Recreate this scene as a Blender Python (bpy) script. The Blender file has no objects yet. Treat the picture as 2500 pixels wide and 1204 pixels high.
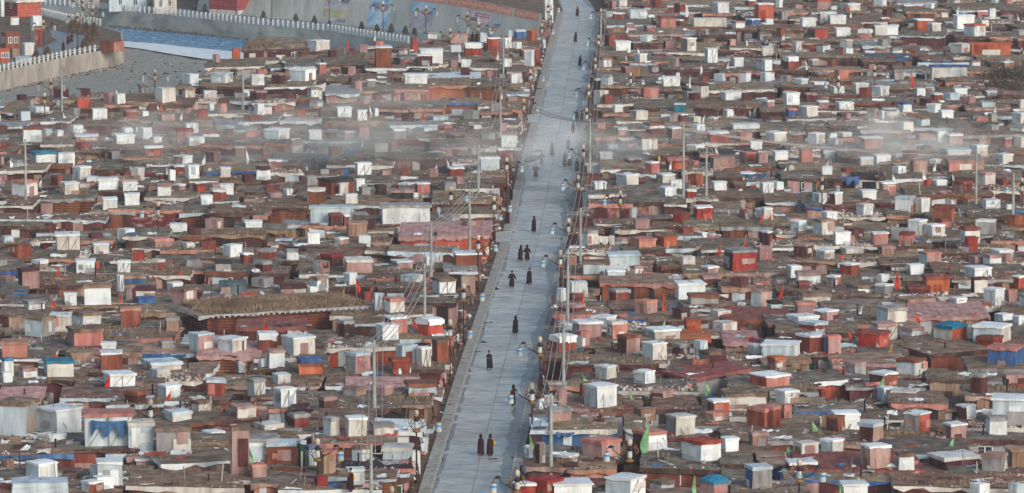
import bpy, bmesh, math, random
import numpy as np
from mathutils import Vector
from mathutils.geometry import tessellate_polygon
R_ = random.Random(11)
U = R_.uniform
sc = bpy.context.scene
COL = sc.collection
# ---------------------------------------------------------------- camera
F_PX, CX, CY, HOR, CAMH = 11500.0, 1250.0, 602.0, -877.0, 66.0
TH = math.atan((CY-HOR)/F_PX)
cam = bpy.data.objects.new('camera', bpy.data.cameras.new('camera'))
COL.objects.link(cam)
cam.location = (0, 0, CAMH)
cam.rotation_euler = (math.pi/2-TH, 0, 0)
cam.data.sensor_width = 36
cam.data.lens = F_PX/2500*36
cam.data.clip_start = 5
cam.data.clip_end = 6000
sc.camera = cam
# ---------------------------------------------------------------- daylight: soft overcast evening
SUN_EL, SUN_AZ = math.radians(24), math.radians(146)      # azimuth clockwise from +Y
w = bpy.data.worlds.new('World'); sc.world = w; w.use_nodes = True
nt = w.node_tree; bg = nt.nodes['Background']
sky = nt.nodes.new('ShaderNodeTexSky'); sky.sky_type = 'NISHITA'
sky.sun_disc = False; sky.sun_elevation = SUN_EL; sky.sun_rotation = SUN_AZ
sky.air_density = 1.0; sky.dust_density = 2.2; sky.ozone_density = 1.0
tn = nt.nodes.new('ShaderNodeVectorMath'); tn.operation = 'MULTIPLY'; tn.inputs[1].default_value = (.97, 1.0, .975)   # slight tint added to pull the sky light away from purple-blue
nt.links.new(sky.outputs[0], tn.inputs[0]); nt.links.new(tn.outputs[0], bg.inputs[0]); bg.inputs[1].default_value = 0.15
sd = bpy.data.lights.new('sun', 'SUN'); sd.energy = 1.35; sd.angle = math.radians(20); sd.color = (1.0, 0.975, 0.95)
so = bpy.data.objects.new('sun', sd); COL.objects.link(so)
dv = Vector((math.sin(SUN_AZ)*math.cos(SUN_EL), math.cos(SUN_AZ)*math.cos(SUN_EL), math.sin(SUN_EL)))
so.rotation_euler = dv.to_track_quat('Z', 'Y').to_euler(); so.location = (0, 0, 120)
sc.view_settings.view_transform = 'Standard'; sc.view_settings.look = 'None'
sc.view_settings.exposure = 0.16; sc.view_settings.gamma = 1.0
sc.cycles.max_bounces = 4; sc.cycles.diffuse_bounces = 2; sc.cycles.glossy_bounces = 2
sc.cycles.transmission_bounces = 2; sc.cycles.volume_bounces = 2; sc.cycles.transparent_max_bounces = 4
sc.cycles.volume_step_rate = 4
# ---------------------------------------------------------------- survey helpers
ct, st = math.cos(TH), math.sin(TH)
KS = F_PX/9000.0
def P(px, py, z=0.0):
    u = (px-CX)/F_PX; v = (CY-py)/F_PX
    dy = ct+v*st; dz = -st+v*ct
    t = (z-CAMH)/dz
    return (u*t, dy*t, z)
def Q(x, y, z):
    d = y*ct-(z-CAMH)*st; up = y*st+(z-CAMH)*ct
    return (CX+F_PX*x/d, CY-F_PX*up/d)
def ppm(y, z=0.0):                                  # photo pixels per metre at that depth
    return F_PX/(y*ct-(z-CAMH)*st)
def DEP(y, z=0.0):
    return math.atan2(CAMH-z, y)
# ---------------------------------------------------------------- materials
def lin(c):
    return tuple((x/255/12.92 if x/255 <= .04045 else ((x/255+.055)/1.055)**2.4) for x in c)
MATS = {}
def mat(name, c, c2=None, c3=None, scale=1.2, rough=.85, bump=.3, bscale=6, var=.12, streak=False, detail=6, metal=0, spec=.3):
    if name in MATS: return MATS[name]
    m = bpy.data.materials.new(name); m.use_nodes = True; MATS[name] = m
    n, l = m.node_tree.nodes, m.node_tree.links
    b = n['Principled BSDF']; b.inputs['Roughness'].default_value = rough
    b.inputs['Metallic'].default_value = metal
    b.inputs['Specular IOR Level'].default_value = spec
    tc = n.new('ShaderNodeTexCoord'); oi = n.new('ShaderNodeObjectInfo')
    ad = n.new('ShaderNodeVectorMath'); ad.operation = 'ADD'
    sc_ = n.new('ShaderNodeVectorMath'); sc_.operation = 'SCALE'; sc_.inputs[3].default_value = 57.0
    l.new(oi.outputs['Location'], sc_.inputs[0]); l.new(tc.outputs['Object'], ad.inputs[0]); l.new(sc_.outputs[0], ad.inputs[1])
    if streak:
        mp = n.new('ShaderNodeVectorMath'); mp.operation = 'MULTIPLY'; mp.inputs[1].default_value = streak if isinstance(streak, tuple) else (1, 1, .25)
        l.new(ad.outputs[0], mp.inputs[0]); vec = mp.outputs[0]
    else: vec = ad.outputs[0]
    no = n.new('ShaderNodeTexNoise'); no.inputs['Scale'].default_value = scale; no.inputs['Detail'].default_value = detail
    no.inputs['Roughness'].default_value = .62
    l.new(vec, no.inputs['Vector'])
    cr = n.new('ShaderNodeValToRGB'); l.new(no.outputs['Fac'], cr.inputs[0])
    c2 = c2 or tuple(x*.78 for x in c); c3 = c3 or tuple(min(255, x*1.1) for x in c)
    e = cr.color_ramp.elements
    e[0].position = .34; e[0].color = (*lin(c2), 1); e[1].position = .68; e[1].color = (*lin(c3), 1)
    k = e.new(.5); k.color = (*lin(c), 1)
    hs = n.new('ShaderNodeHueSaturation')
    mr = n.new('ShaderNodeMapRange'); mr.inputs[3].default_value = 1-var*1.4; mr.inputs[4].default_value = 1+var*.8
    l.new(oi.outputs['Random'], mr.inputs[0]); l.new(mr.outputs[0], hs.inputs['Value'])
    mr2 = n.new('ShaderNodeMapRange'); mr2.inputs[3].default_value = .5-var*.09; mr2.inputs[4].default_value = .5+var*.09
    f = n.new('ShaderNodeMath'); f.operation = 'FRACT'; m7 = n.new('ShaderNodeMath'); m7.operation = 'MULTIPLY'; m7.inputs[1].default_value = 37.7
    l.new(oi.outputs['Random'], m7.inputs[0]); l.new(m7.outputs[0], f.inputs[0]); l.new(f.outputs[0], mr2.inputs[0]); l.new(mr2.outputs[0], hs.inputs['Hue'])
    l.new(cr.outputs[0], hs.inputs['Color']); l.new(hs.outputs[0], b.inputs['Base Color'])
    if bump:
        nb = n.new('ShaderNodeTexNoise'); nb.inputs['Scale'].default_value = bscale; nb.inputs['Detail'].default_value = 3
        l.new(vec, nb.inputs['Vector'])
        bp = n.new('ShaderNodeBump'); bp.inputs['Strength'].default_value = bump; bp.inputs['Distance'].default_value = .08
        l.new(nb.outputs['Fac'], bp.inputs['Height']); l.new(bp.outputs[0], b.inputs['Normal'])
    return m
WALLC = {  # name, colours, words
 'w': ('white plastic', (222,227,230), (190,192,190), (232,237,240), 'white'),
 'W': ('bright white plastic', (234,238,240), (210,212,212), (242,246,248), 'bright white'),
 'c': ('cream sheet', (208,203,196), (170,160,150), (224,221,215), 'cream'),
 'l': ('pale blue-grey sheet', (186,200,208), (150,160,166), (208,218,224), 'pale grey-blue'),  # on left walls of white huts, shade painted into the colour
 'g': ('grey board', (152,150,150), (118,114,112), (176,174,172), 'grey'),
 'p': ('dusty pink plaster', (168,134,128), (138,104,100), (192,164,158), 'dusty pink'),
 's': ('salmon board', (188,126,112), (158,98,88), (206,156,144), 'salmon'),
 'r': ('scarlet tarp', (148,58,40), (122,46,34), (170,88,70), 'scarlet'),
 'R': ('brick red board', (132,70,53), (104,53,43), (156,100,84), 'brick red'),
 'm': ('maroon board', (90,46,46), (68,34,36), (114,68,68), 'dark maroon'),
 'o': ('orange tarp', (180,88,60), (156,70,50), (198,118,92), 'orange'),
 'b': ('blue tarp', (64,98,150), (48,74,118), (96,130,176), 'blue'),
 't': ('teal sheet', (42,116,146), (28,88,116), (72,142,168), 'teal'),
 'T': ('bright teal sheet', (36,112,146), (26,88,120), (66,138,168), 'bright teal'),
 'k': ('raw wood board', (156,124,104), (118,90,74), (184,156,136), 'raw wood'),
 'n': ('dark green tarp', (38,72,62), (24,50,44), (58,92,80), 'dark green'),
 'd': ('tar paper', (50,40,42), (32,26,28), (72,60,60), 'near-black'),
 'P': ('mottled pink plaster', (150,96,94), (108,60,60), (190,158,154), 'mottled pink'),
 'Q': ('flaking whitewash on maroon', (112,50,50), (96,38,40), (196,192,196), 'maroon and flaking white'),
 'L': ('logs', (132,74,56), (92,48,38), (160,104,80), 'log'),
 'y': ('yellow cloth', (208,166,60), None, None, 'yellow'),
 'G': ('slate tarp', (78,92,98), (58,70,76), (98,112,118), 'slate grey'),
 'e': ('earth', (124,104,90), (90,74,64), (156,136,120), 'earth-covered'),
 'z': ('pale pink metal sheet', (184,142,134), (156,112,106), (204,170,162), 'pale pink'),
 'C': ('dull red metal sheet', (138,76,72), (112,58,56), (160,98,94), 'dull red'),
 'a': ('dark patched board', (84,56,52), (54,36,36), (120,88,80), 'dark patched'),
}
def wm(c):
    nme, a, b, d, _ = WALLC[c]
    white = c in 'wWcl'
    if c == 'e': return mat('roof earth', a, b, d, scale=.9, rough=.95, bump=.9, bscale=5, var=.16)
    if c == 'Q': return mat(nme, a, b, d, scale=1.0, var=0, streak=(1, 1, 2.2), detail=8)
    if c == 'P': return mat(nme, a, b, d, scale=1.6, var=.08, detail=9)
    return mat(nme, a, b, d, scale=.8 if white else 1.1, rough=.42 if white else .75, bump=.8 if white else .5, bscale=2.6 if white else 4, var=.09 if white else .14, streak=True, spec=.4 if white else .25)
def cname(c): return WALLC[c][4]
# ---------------------------------------------------------------- mesh building
class MB:
    def __init__(s): s.v = []; s.f = []; s.m = []; s.mats = []
    def mi(s, m):
        if m not in s.mats: s.mats.append(m)
        return s.mats.index(m)
    def quad(s, a, b, c, d, m):
        i = len(s.v); s.v += [a, b, c, d]; s.f.append((i, i+1, i+2, i+3)); s.m.append(s.mi(m))
    def poly(s, pts, m):
        i = len(s.v); s.v += list(pts); s.f.append(tuple(range(i, i+len(pts)))); s.m.append(s.mi(m))
    def grid(s, a, b, c, d, nx, ny, m, jit=0, zj=0, ej=0, rng=R_):
        """bilinear patch a,b,c,d (a->b is x, a->d is y)"""
        i0 = len(s.v); k = s.mi(m)
        for j in range(ny+1):
            q = j/ny
            for i in range(nx+1):
                p = i/nx
                x = [(a[t]*(1-p)+b[t]*p)*(1-q)+(d[t]*(1-p)+c[t]*p)*q for t in range(3)]
                e = jit if (0 < i < nx and 0 < j < ny) else ej
                s.v.append((x[0]+rng.uniform(-e, e), x[1]+rng.uniform(-e, e), x[2]+rng.uniform(-zj, zj)))
        W = nx+1
        for j in range(ny):
            for i in range(nx):
                o = i0+j*W+i; s.f.append((o, o+1, o+1+W, o+W)); s.m.append(k)
        return i0, W
    def box(s, c, size, m, rz=0, top=None, taper=1.0):
        cx, cy, cz = c; hx, hy, h = size[0]/2, size[1]/2, size[2]
        co, si = math.cos(rz), math.sin(rz); i = len(s.v)
        for z, k in ((cz, 1), (cz+h, taper)):
            for sx, sy in ((-1, -1), (1, -1), (1, 1), (-1, 1)):
                x, y = sx*hx*k, sy*hy*k; s.v.append((cx+x*co-y*si, cy+x*si+y*co, z))
        k = s.mi(m); kt = s.mi(top) if top else k
        for f, q in (((0, 3, 2, 1), k), ((4, 5, 6, 7), kt), ((0, 1, 5, 4), k), ((1, 2, 6, 5), k), ((2, 3, 7, 6), k), ((3, 0, 4, 7), k)):
            s.f.append(tuple(i+t for t in f)); s.m.append(q)
    def tube(s, pts, rad, m, n=6, cap=True):
        pts = [Vector(p) for p in pts]; rad = rad if isinstance(rad, (list, tuple)) else [rad]*len(pts)
        i0 = len(s.v); k = s.mi(m)
        for j, p in enumerate(pts):
            d = (pts[min(j+1, len(pts)-1)]-pts[max(j-1, 0)]).normalized()
            a = d.orthogonal().normalized() if abs(d.z) < .99 else Vector((1, 0, 0)); b = d.cross(a).normalized()
            for t in range(n):
                an = 2*math.pi*t/n; q = p+a*(math.cos(an)*rad[j])+b*(math.sin(an)*rad[j]); s.v.append(tuple(q))
        for j in range(len(pts)-1):
            for t in range(n):
                o = i0+j*n; s.f.append((o+t, o+(t+1) % n, o+n+(t+1) % n, o+n+t)); s.m.append(k)
        if cap:
            s.f.append(tuple(i0+t for t in range(n))[::-1]); s.m.append(k)
            o = i0+(len(pts)-1)*n; s.f.append(tuple(o+t for t in range(n))); s.m.append(k)
    def lathe(s, c, prof, m, n=10):
        s.tube([(c[0], c[1], c[2]+z) for r, z in prof], [max(r, .001) for r, z in prof], m, n)
    def build(s, name, parent=None, origin=(0, 0, 0), smooth=False):
        me = bpy.data.meshes.new(name)
        ox, oy, oz = origin
        me.from_pydata([(x-ox, y-oy, z-oz) for x, y, z in s.v], [], s.f)
        for m in s.mats: me.materials.append(m)
        me.polygons.foreach_set('material_index', s.m)
        if smooth: me.polygons.foreach_set('use_smooth', [True]*len(s.f))
        me.update()
        o = bpy.data.objects.new(name, me); COL.objects.link(o)
        if parent is not None: o.parent = parent
        else: o.location = origin
        return o
    def merge(s, other):
        i = len(s.v); s.v += other.v
        mp = [s.mi(m) for m in other.mats]
        s.f += [tuple(i+t for t in f) for f in other.f]; s.m += [mp[k] for k in other.m]
def empty(name, loc):
    o = bpy.data.objects.new(name, None); o.empty_display_size = .5; o.location = loc; COL.objects.link(o); return o
def struct(o): o['kind'] = 'structure'; return o
def stuff(o, label, cat): o['kind'] = 'stuff'; o['label'] = label; o['category'] = cat; return o
THINGS = []      # (obj, description, category, group, px, py, sortkey) -> labelled at the end
def reg(o, desc, cat, group=None, px=None, py=None, label=None):
    o['category'] = cat
    if group: o['group'] = group
    if px is None: px, py = Q(*o.location)
    THINGS.append(dict(o=o, desc=desc, cat=cat, px=px, py=py, label=label)); return o
SMOKE, HAZE = True, 0.00013
# ---------------------------------------------------------------- survey of the town
# Every tile of the survey has an origin; numbers are tenths of an enlarged tile (2.56 photo pixels).
# huts: x0 y0 x1 y1 colours(left,right,lid) [split]     houses: x0 x1 back eave wall roof [split]     flags: colour x top bottom
TILES = {
'A': dict(o=(0,0), huts='''
71 84 86 94 wm;72 93 86 104 oo;98 88 109 100 pp;109 89 120 101 ww .3;147 83 167 100 wc .4;173 70 189 82 lw .5;201 69 221 82 lwl .7;238 71 252 83 lww .15
221 46 229 59 oo .1;27 101 46 110 ww;30 93 38 101 pp;66 103 76 112 gg;86 103 102 116 lW .15;116 105 132 114 RRp;133 106 142 114 cw;186 105 198 115 rr .1;141 99 150 108 mm
17 106 29 117 ll;5 109 17 117 mmW;207 99 216 110 cs;198 99 204 108 ww;232 110 250 117 RRR;241 99 252 112 lw;149 108 167 117 pp''',
houses='''
196 250 58 65 p e;167 192 78 84 g e;192 250 78 84 m e;150 182 95 101 s e;120 148 91 99 m e;0 25 100 108 m e;78 97 93 104 m e;45 70 93 97 k e;40 66 112 117 R e;180 205 92 98 s u''',
flags='''r 153 95 106;w 149 97 104;w 213 68 74;w 174 106 115;w 110 84 92;w 60 107 113;w 3 104 111'''),
'B': dict(o=(620,0), huts='''
115 44 131 66 mRW .1;113 39 124 46 ss;122 58 130 66 oo;70 48 79 57 mm;90 47 97 55 gmm;50 38 72 50 wcw;157 46 180 63 wwW .1;155 52 170 65 mmW .1;187 43 198 52 ww .1
200 41 217 56 RrW .08;222 36 235 50 RrW .08;235 36 246 48 wW;186 31 204 43 ppp .08;214 31 223 42 ll;197 57 207 66 wW .1;197 65 206 74 mm .1;238 56 246 66 ww .1
221 66 229 74 pp;34 65 59 80 lWW .6;58 60 69 73 psw;1 66 13 72 ss;142 70 165 83 lwW .1;107 76 116 86 ggW .1;130 73 141 80 kmk;40 104 49 113 RR .1;0 100 7 111 lw;7 102 17 111 cc;17 101 25 109 ss
78 102 93 114 lWW .15;98 105 108 117 lWW .1;113 103 119 112 cw;166 110 185 117 ll;245 88 252 98 pp;244 70 252 81 ww;225 98 235 108 gg;149 36 156 50 RR;232 95 238 103 mm;181 0 187 5 gg;215 6 235 16 lg;240 17 252 22 ll''',
houses='''
-10 58 38 48 m M;30 60 59 65 k e;-5 54 77 84 m e;56 88 73 78 m e .05;66 107 59 63 p e;69 100 85 91 p v;100 121 83 88 p e;120 133 84 88 g e;132 166 80 87 P e;165 205 77 83 o e;205 241 78 84 L e
95 140 73 78 R e;180 223 50 58 d e;138 156 51 56 m e;168 215 72 76 d W;119 146 101 106 m e;180 215 95 99 R b;225 252 23 28 l k;0 38 92 99 s u;65 100 53 58 p e;207 240 62 66 p e;150 180 100 105 p e''',
flags='''w 116 31 40;r 91 37 48;r 155 34 50;w 195 50 59;w 234 49 57;r 149 57 62;w 166 59 67;w 170 62 68;w 225 73 79;w 111 100 112;r 162 105 115;w 196 99 108;w 237 88 98;w 214 33 40'''),
'C': dict(o=(1240,0), huts='''
0 29 4 40 ll;6 29 17 38 bbl;18 29 28 42 ooo;4 40 13 48 ww;33 0 39 20 lw;40 0 46 22 ww;0 57 3 66 ww;16 48 25 65 lWW .7;25 48 34 65 mR;2 70 14 81 ww;14 69 20 80 mm;10 85 22 100 cc;0 88 10 99 pp;38 38 43 46 ll
100 12 111 20 RRW .1;114 9 133 20 wll .15;131 14 140 19 ww;92 33 103 46 mR;98 34 113 39 RR;102 39 117 50 wWW .1;144 16 160 28 ssR .1;160 19 168 27 mmW;174 17 209 27 wc .1;214 21 226 29 wwp;227 18 241 27 bbw
235 3 254 20 ooW .2;195 2 211 14 lww .3;103 0 114 8 cc;137 0 147 9 RR;126 6 137 10 RR;188 46 200 62 lWw .2;165 36 180 51 gcW;121 51 133 61 lcw;87 56 99 66 wwk;242 44 252 53 cw;238 57 252 69 lwg;215 55 225 65 lwW .1
108 63 126 73 mkk .25;147 73 164 84 lWW .1;182 73 192 80 kR .4;176 80 192 95 ccm .5;128 83 144 95 ss .1;91 91 100 101 RRR;82 86 96 100 cc;168 87 178 98 gg;172 89 184 100 mm;204 87 223 98 wWW .2;223 89 233 99 mm;241 69 252 80 lw
159 99 170 109 ttw .85;100 100 110 109 wcW .2;117 105 134 117 cc;204 104 216 113 lWW;154 109 162 118 wp;162 109 171 118 Rmw;172 111 184 118 gc;226 0 236 8 RRW;240 22 250 27 ww;92 11 103 17 lll;97 1 103 10 mp''',
houses='''
0 20 40 45 R e;14 34 42 47 R e;0 30 66 70 R e;0 15 99 106 p e;115 167 29 34 m e;183 217 28 34 m e;215 252 24 30 d g;96 135 19 25 k e;150 190 1 6 R e;140 166 83 88 m e;84 118 71 76 m e;84 112 50 55 k e;108 160 56 60 m e;150 205 62 67 m e
206 252 66 71 m e;193 252 82 87 m e;172 225 99 104 m e;225 252 98 103 R e;90 127 77 83 R e;122 160 95 104 k g;120 160 38 42 m e;84 108 43 49 m e;165 215 8 13 m e''',
flags='''w 169 3 16;w 82 42 51;w 124 45 54;w 102 53 62;w 112 52 58;w 115 26 31;w 227 36 44;w 207 43 50;w 231 46 55;w 192 39 45;w 183 61 70;w 175 72 84;w 211 58 66;w 177 103 110;w 230 104 111;w 237 102 111;w 241 101 109;w 187 109 117;w 121 95 102;w 189 27 32;w 214 73 79'''),
'D': dict(o=(1860,0), huts='''
0 45 11 54 wc .1;0 57 10 70 ww;0 70 13 79 lw;3 18 11 26 ww;37 17 52 27 wwW .1;54 11 72 23 ccw .1;64 14 80 25 ww .1;65 6 72 11 ww;77 3 94 12 wcW .3;78 7 84 13 oo;51 0 66 10 ppo;13 0 20 9 ww;107 0 120 8 lw .6;135 4 153 10 RRW .1;156 3 165 10 lW .6
115 9 124 18 mm;113 18 122 22 RRW;146 18 163 31 ooW .15;159 22 171 33 ccW .3;183 14 203 29 wWW .15;194 23 214 36 lWo .45;205 10 217 18 ssW .1;216 8 223 17 ww;206 19 217 27 cc;108 24 130 35 wWW .05;92 28 106 38 ssW .7;70 26 85 36 wWW .1;49 28 63 38 moo .1
14 27 23 36 RR;75 38 87 47 wgc;79 46 87 53 ww;70 46 78 54 gmm .3;29 39 39 50 cc;21 54 35 68 mRW .3;70 66 83 78 sss .3;47 78 63 90 lWW .2;66 82 79 91 lw .2;87 79 102 91 ccw .2;93 84 105 96 RRR .7;105 82 122 94 lww .5;146 84 156 94 lw .2;183 84 196 92 wwW .1;173 88 189 97 ll
162 89 173 98 RRc .2;151 94 163 103 mm;214 87 228 94 ccW .1;21 88 36 102 wWW .2;41 89 53 99 mmp;53 96 64 106 ppW;71 97 88 107 wWW .2;36 101 54 114 lcW .4;23 104 34 113 bbs .2;100 104 112 116 gpg .6;112 106 117 116 lw;117 106 130 113 cc;130 98 144 109 lwb .3;124 97 131 103 mm
158 99 171 109 lWW .55;170 105 183 114 wWW .15;190 92 205 101 pp;209 97 223 104 ll;216 108 225 118 gg;204 112 216 118 ss;77 108 86 115 pp;245 95 252 105 cc;162 63 196 77 wcb .02;200 41 237 56 ooo .05;181 41 200 52 ccc;230 0 240 6 ss''',
houses='''
134 180 30 36 m e .8;4 28 36 40 m e;20 58 38 42 R e;97 122 40 45 p v;20 97 52 56 m e;105 142 53 57 R t;128 165 64 68 w e;20 47 81 84 R e;47 64 84 87 m e;195 214 82 86 R e;62 90 50 53 R e;0 30 103 108 R e;80 118 17 22 m e;186 232 7 11 m g;228 252 6 11 m g;0 40 26 30 k g;0 14 82 86 m e;97 128 55 60 m e''',
flags='''w 86 10 18;w 92 19 29;w 101 17 23;w 188 5 13;w 213 4 12;w 224 3 10;w 244 12 20;w 42 57 66;r 142 67 85;w 22 32 38;w 60 70 73;w 124 97 103;w 155 97 105;w 182 98 102;w 199 66 72;w 223 100 108;w 200 108 117;w 50 98 102;w 133 8 13'''),
'E': dict(o=(0,300), huts='''
20 4 40 20 wwR .1;40 6 50 14 wl;52 7 60 14 ww;53 0 63 9 mm;66 2 79 12 ww;70 11 93 19 ssW .1;71 18 85 28 RR;107 10 128 23 lWW .2;115 5 127 11 ww;131 4 145 17 lw;142 13 154 22 cw;137 22 155 34 RRW .1;167 6 184 22 ppR .1;175 0 189 12 ww;177 13 195 24 ww
192 8 209 17 wwR .1;213 4 223 14 mml;233 9 249 15 sss;27 27 53 41 lwt .3;54 28 71 41 ww .1;102 27 114 37 mg;0 18 6 27 RR;0 33 4 42 pp;165 31 183 41 pww .5;176 40 190 56 wWW .3;162 40 176 52 RRw;160 45 167 58 WW;209 42 220 53 wcw .15;230 49 242 59 mm
68 41 86 57 lcW .5;48 50 60 62 mRR .6;56 56 75 71 ccw .3;92 52 112 66 lWW .1;81 52 94 58 ww;75 58 86 65 cc;116 56 131 67 wWW .1;117 67 133 82 lWW .15;96 71 112 85 ccW .15;10 55 35 72 wcs .55;150 51 160 57 RR;149 59 163 72 wwp .1;164 58 177 66 ppW;184 59 195 69 RoR
195 59 211 65 pp;210 58 223 70 wWW .1;200 64 216 77 RRc .2;190 69 203 82 lWW .2;142 73 162 77 ww;36 76 50 89 pp .2;12 80 26 90 wwR;233 93 250 103 wwW .1;179 100 192 110 mm .2;161 97 178 104 ww .1;111 100 128 116 wW .5;51 104 76 126 ccW .15;42 96 53 106 mm;0 107 13 116 ll
83 107 98 113 mm;140 110 164 121 pps;174 114 186 122 cc''',
houses='''
40 88 69 74 L e;106 171 79 85 Q e;172 200 80 87 L e;200 249 80 87 m e;0 98 89 94 m e;0 45 96 100 m e;193 250 17 23 m e;95 114 42 46 R e;86 135 60 67 m e;0 40 41 47 m e;40 68 18 22 m e;100 140 23 27 k e;140 185 68 73 k e;0 30 74 80 m e;120 158 104 110 m e;200 250 104 109 m g;133 160 57 62 m e''',
flags='''w 9 33 43;w 40 53 61;r 78 45 55;w 130 2 9;w 196 30 39;w 235 22 39;r 210 52 58;w 158 42 50;r 198 105 115;r 240 108 117;w 165 73 78;r 146 105 110'''),
'F': dict(o=(620,300), huts='''
9 5 33 17 lwW .6;52 7 65 18 wwW .1;85 8 96 18 Wpw .2;98 5 110 16 pps .2;132 6 145 18 wgW .15;154 4 175 11 wl;175 4 189 10 Rrs .5;205 2 217 9 kc;215 9 230 19 gg;232 0 241 10 pp;71 23 83 35 kkk .2;114 19 128 30 cc;128 18 136 27 kss;13 35 26 46 ppw .1;91 39 98 50 ww;96 38 112 52 wWW .2;1 43 16 56 wWm .1
215 32 234 47 WlW .08;238 24 253 38 PPW .1;185 42 200 53 RRW .1;120 45 131 54 pp;140 45 148 52 RR;166 44 176 54 pp;190 51 201 61 pp;94 53 106 68 ww;100 61 111 71 gg;138 57 153 68 gpw .6;154 57 168 70 RsW .15;131 64 151 75 ddp .05;150 67 157 74 ww;51 63 68 78 RRc .05
86 68 99 80 wcw .1;28 63 37 71 lw;11 66 26 74 pp;10 62 25 67 RR;178 56 193 70 gg;45 50 60 62 pg;60 53 94 72 rRd .4;75 57 90 72 pcc;54 79 93 98 lll .05;71 87 84 100 mmR;84 88 91 100 RRW;88 94 108 111 kkk .1;105 93 116 105 mm;38 98 48 109 mmR;50 105 63 118 wWW .15;76 109 90 119 cpW;99 107 111 118 ww
118 77 168 98 wwg .1;161 90 173 100 wwW .1;164 99 186 118 wWW .2;62 45 72 51 gg;148 36 158 42 ww;204 24 216 32 gg''',
houses='''
72 130 38 42 b e;0 40 17 21 p e;153 230 9 16 m e;170 235 18 24 p e;131 180 31 36 m e;9 50 75 82 L e;125 175 89 94 m e;170 200 70 79 R e;200 232 70 76 m e;205 240 54 58 m e;140 224 102 110 o c;155 200 95 99 R e;100 131 54 59 g e;60 110 32 37 k e;30 75 95 99 k v;180 232 84 89 k e;0 12 84 90 m e;186 225 60 64 k e''',
flags='''w 28 32 41;r 104 26 33;w 148 33 41;w 185 34 45;w 152 45 54;w 175 38 46;r 20 106 118;r 96 104 115;r 94 88 94;w 159 61 73;w 104 17 24;w 73 18 23;w 49 38 44'''),
'G': dict(o=(1240,300), huts='''
0 12 16 25 www .1;82 0 93 7 pp;116 8 123 15 nn;129 0 150 8 wwR;132 7 150 13 RR;152 4 166 17 mpW .3;176 1 188 11 ww;191 8 211 21 rrW .1;219 10 233 20 pps;231 17 242 27 wWW .1;212 0 240 8 ww;122 13 143 28 wck .3;132 14 142 21 ss;91 20 106 28 ll
87 28 100 38 wwW .1;151 33 172 46 RRs .1;172 36 183 43 ss;130 37 145 50 ssW .5;193 32 218 46 pp .1;222 28 237 40 pRs .3;237 29 248 42 pp;171 22 188 28 wwW;104 48 125 63 lcW .45;142 48 160 60 gcW .3;154 54 167 65 ww;145 61 161 73 lWW .3;81 56 94 66 lWW .15;65 48 88 62 pm
195 56 209 67 wWW .15;240 57 252 68 ww;170 64 180 74 rrW .1;172 48 187 62 RR;177 79 196 94 rrW .15;221 82 236 94 PP;236 81 252 95 lcW .35;120 91 135 103 ppp .1;118 109 141 122 sss;140 107 161 121 RoR;175 104 190 113 gww;163 100 176 108 RRR;240 103 252 117 mmW .4;103 5 114 14 ppl''',
houses='''
79 145 63 70 m e;79 116 75 79 P e;115 149 71 77 p e;149 169 72 79 m e;198 222 78 84 n e;55 87 102 107 R e;86 120 94 98 l e;170 200 96 101 m e;140 172 96 100 p e;90 128 40 46 k e;167 200 44 49 k u;200 222 50 54 k e;185 240 68 73 k e;80 106 8 13 p e;130 162 28 32 m e;205 250 96 101 m e;62 80 84 90 m e''',
flags='''w 68 9 17;w 190 3 10;w 135 31 37;y 143 28 36;w 156 35 45;w 164 38 47;w 177 23 34;w 198 23 30;r 151 56 64;r 226 76 88;r 88 90 94;r 243 86 96;r 170 95 101;r 204 111 118;r 225 110 118;w 248 50 57;w 200 51 59;w 66 60 68;w 124 104 113'''),
'H': dict(o=(1860,300), huts='''
5 8 24 21 wcW .4;44 9 61 22 wcW .5;65 15 78 24 wc .4;64 10 72 16 ww;72 10 86 16 ccw;94 13 116 27 psW .2;167 8 177 21 lW .1;177 10 192 22 ppW;201 21 216 32 wcW .3;11 27 25 38 lWW .1;36 26 49 39 ssp .15;93 33 107 44 ccW .1;106 30 123 43 lWW .2;148 22 163 31 mkk;135 27 150 38 RRR
174 26 199 33 ccl;223 29 240 41 lcw .4;160 35 171 42 wwW;143 35 158 50 pp .1;125 41 138 52 wW;175 34 212 47 psp .1;0 34 5 41 pp;24 41 31 49 cc;0 57 11 69 wWW .1;10 56 21 67 ww;76 43 87 50 oR;113 56 128 70 ppW .2;154 55 162 64 oo;162 54 177 64 wwW;184 56 201 69 pmR .5;95 64 109 76 lWW .1
91 78 106 91 wwc .4;65 66 77 78 RcW;127 70 147 87 wcl .7;147 71 160 87 cw;163 79 186 96 RoL .8;211 72 228 84 wl .15;234 87 252 101 oR;233 79 240 85 ww;226 53 238 62 RR;108 77 122 89 RRR;0 81 11 96 lcW .15;28 93 43 107 lWW .5;49 92 70 110 lck .4;57 84 72 96 wWW .3
80 100 98 113 Rm;69 103 84 118 lWW .1;75 107 89 118 pp;105 104 120 118 psW .1;124 100 140 114 gpg .7;131 105 147 118 ssR .7;140 92 159 110 wcW .55;156 96 175 111 wcW .3;165 92 181 103 ssR;206 92 225 109 gpW .8;191 100 208 118 wWR .2;194 109 206 120 rrr;0 103 11 121 mmW .5''',
houses='''
20 52 49 54 n e;51 76 50 54 R e;140 184 63 70 w R;5 42 70 77 s e;42 57 76 81 R b;57 122 66 77 p e;60 92 76 80 P e;0 40 3 10 k e;96 140 4 9 m e;140 200 0 6 R e;192 250 8 13 m g;30 80 42 47 m e;75 125 28 33 m e;120 140 84 90 k g;120 155 50 55 k e;200 250 60 66 m u;200 250 86 91 k e;186 235 50 54 m e;0 28 94 100 m g;60 95 24 28 l v''',
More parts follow.
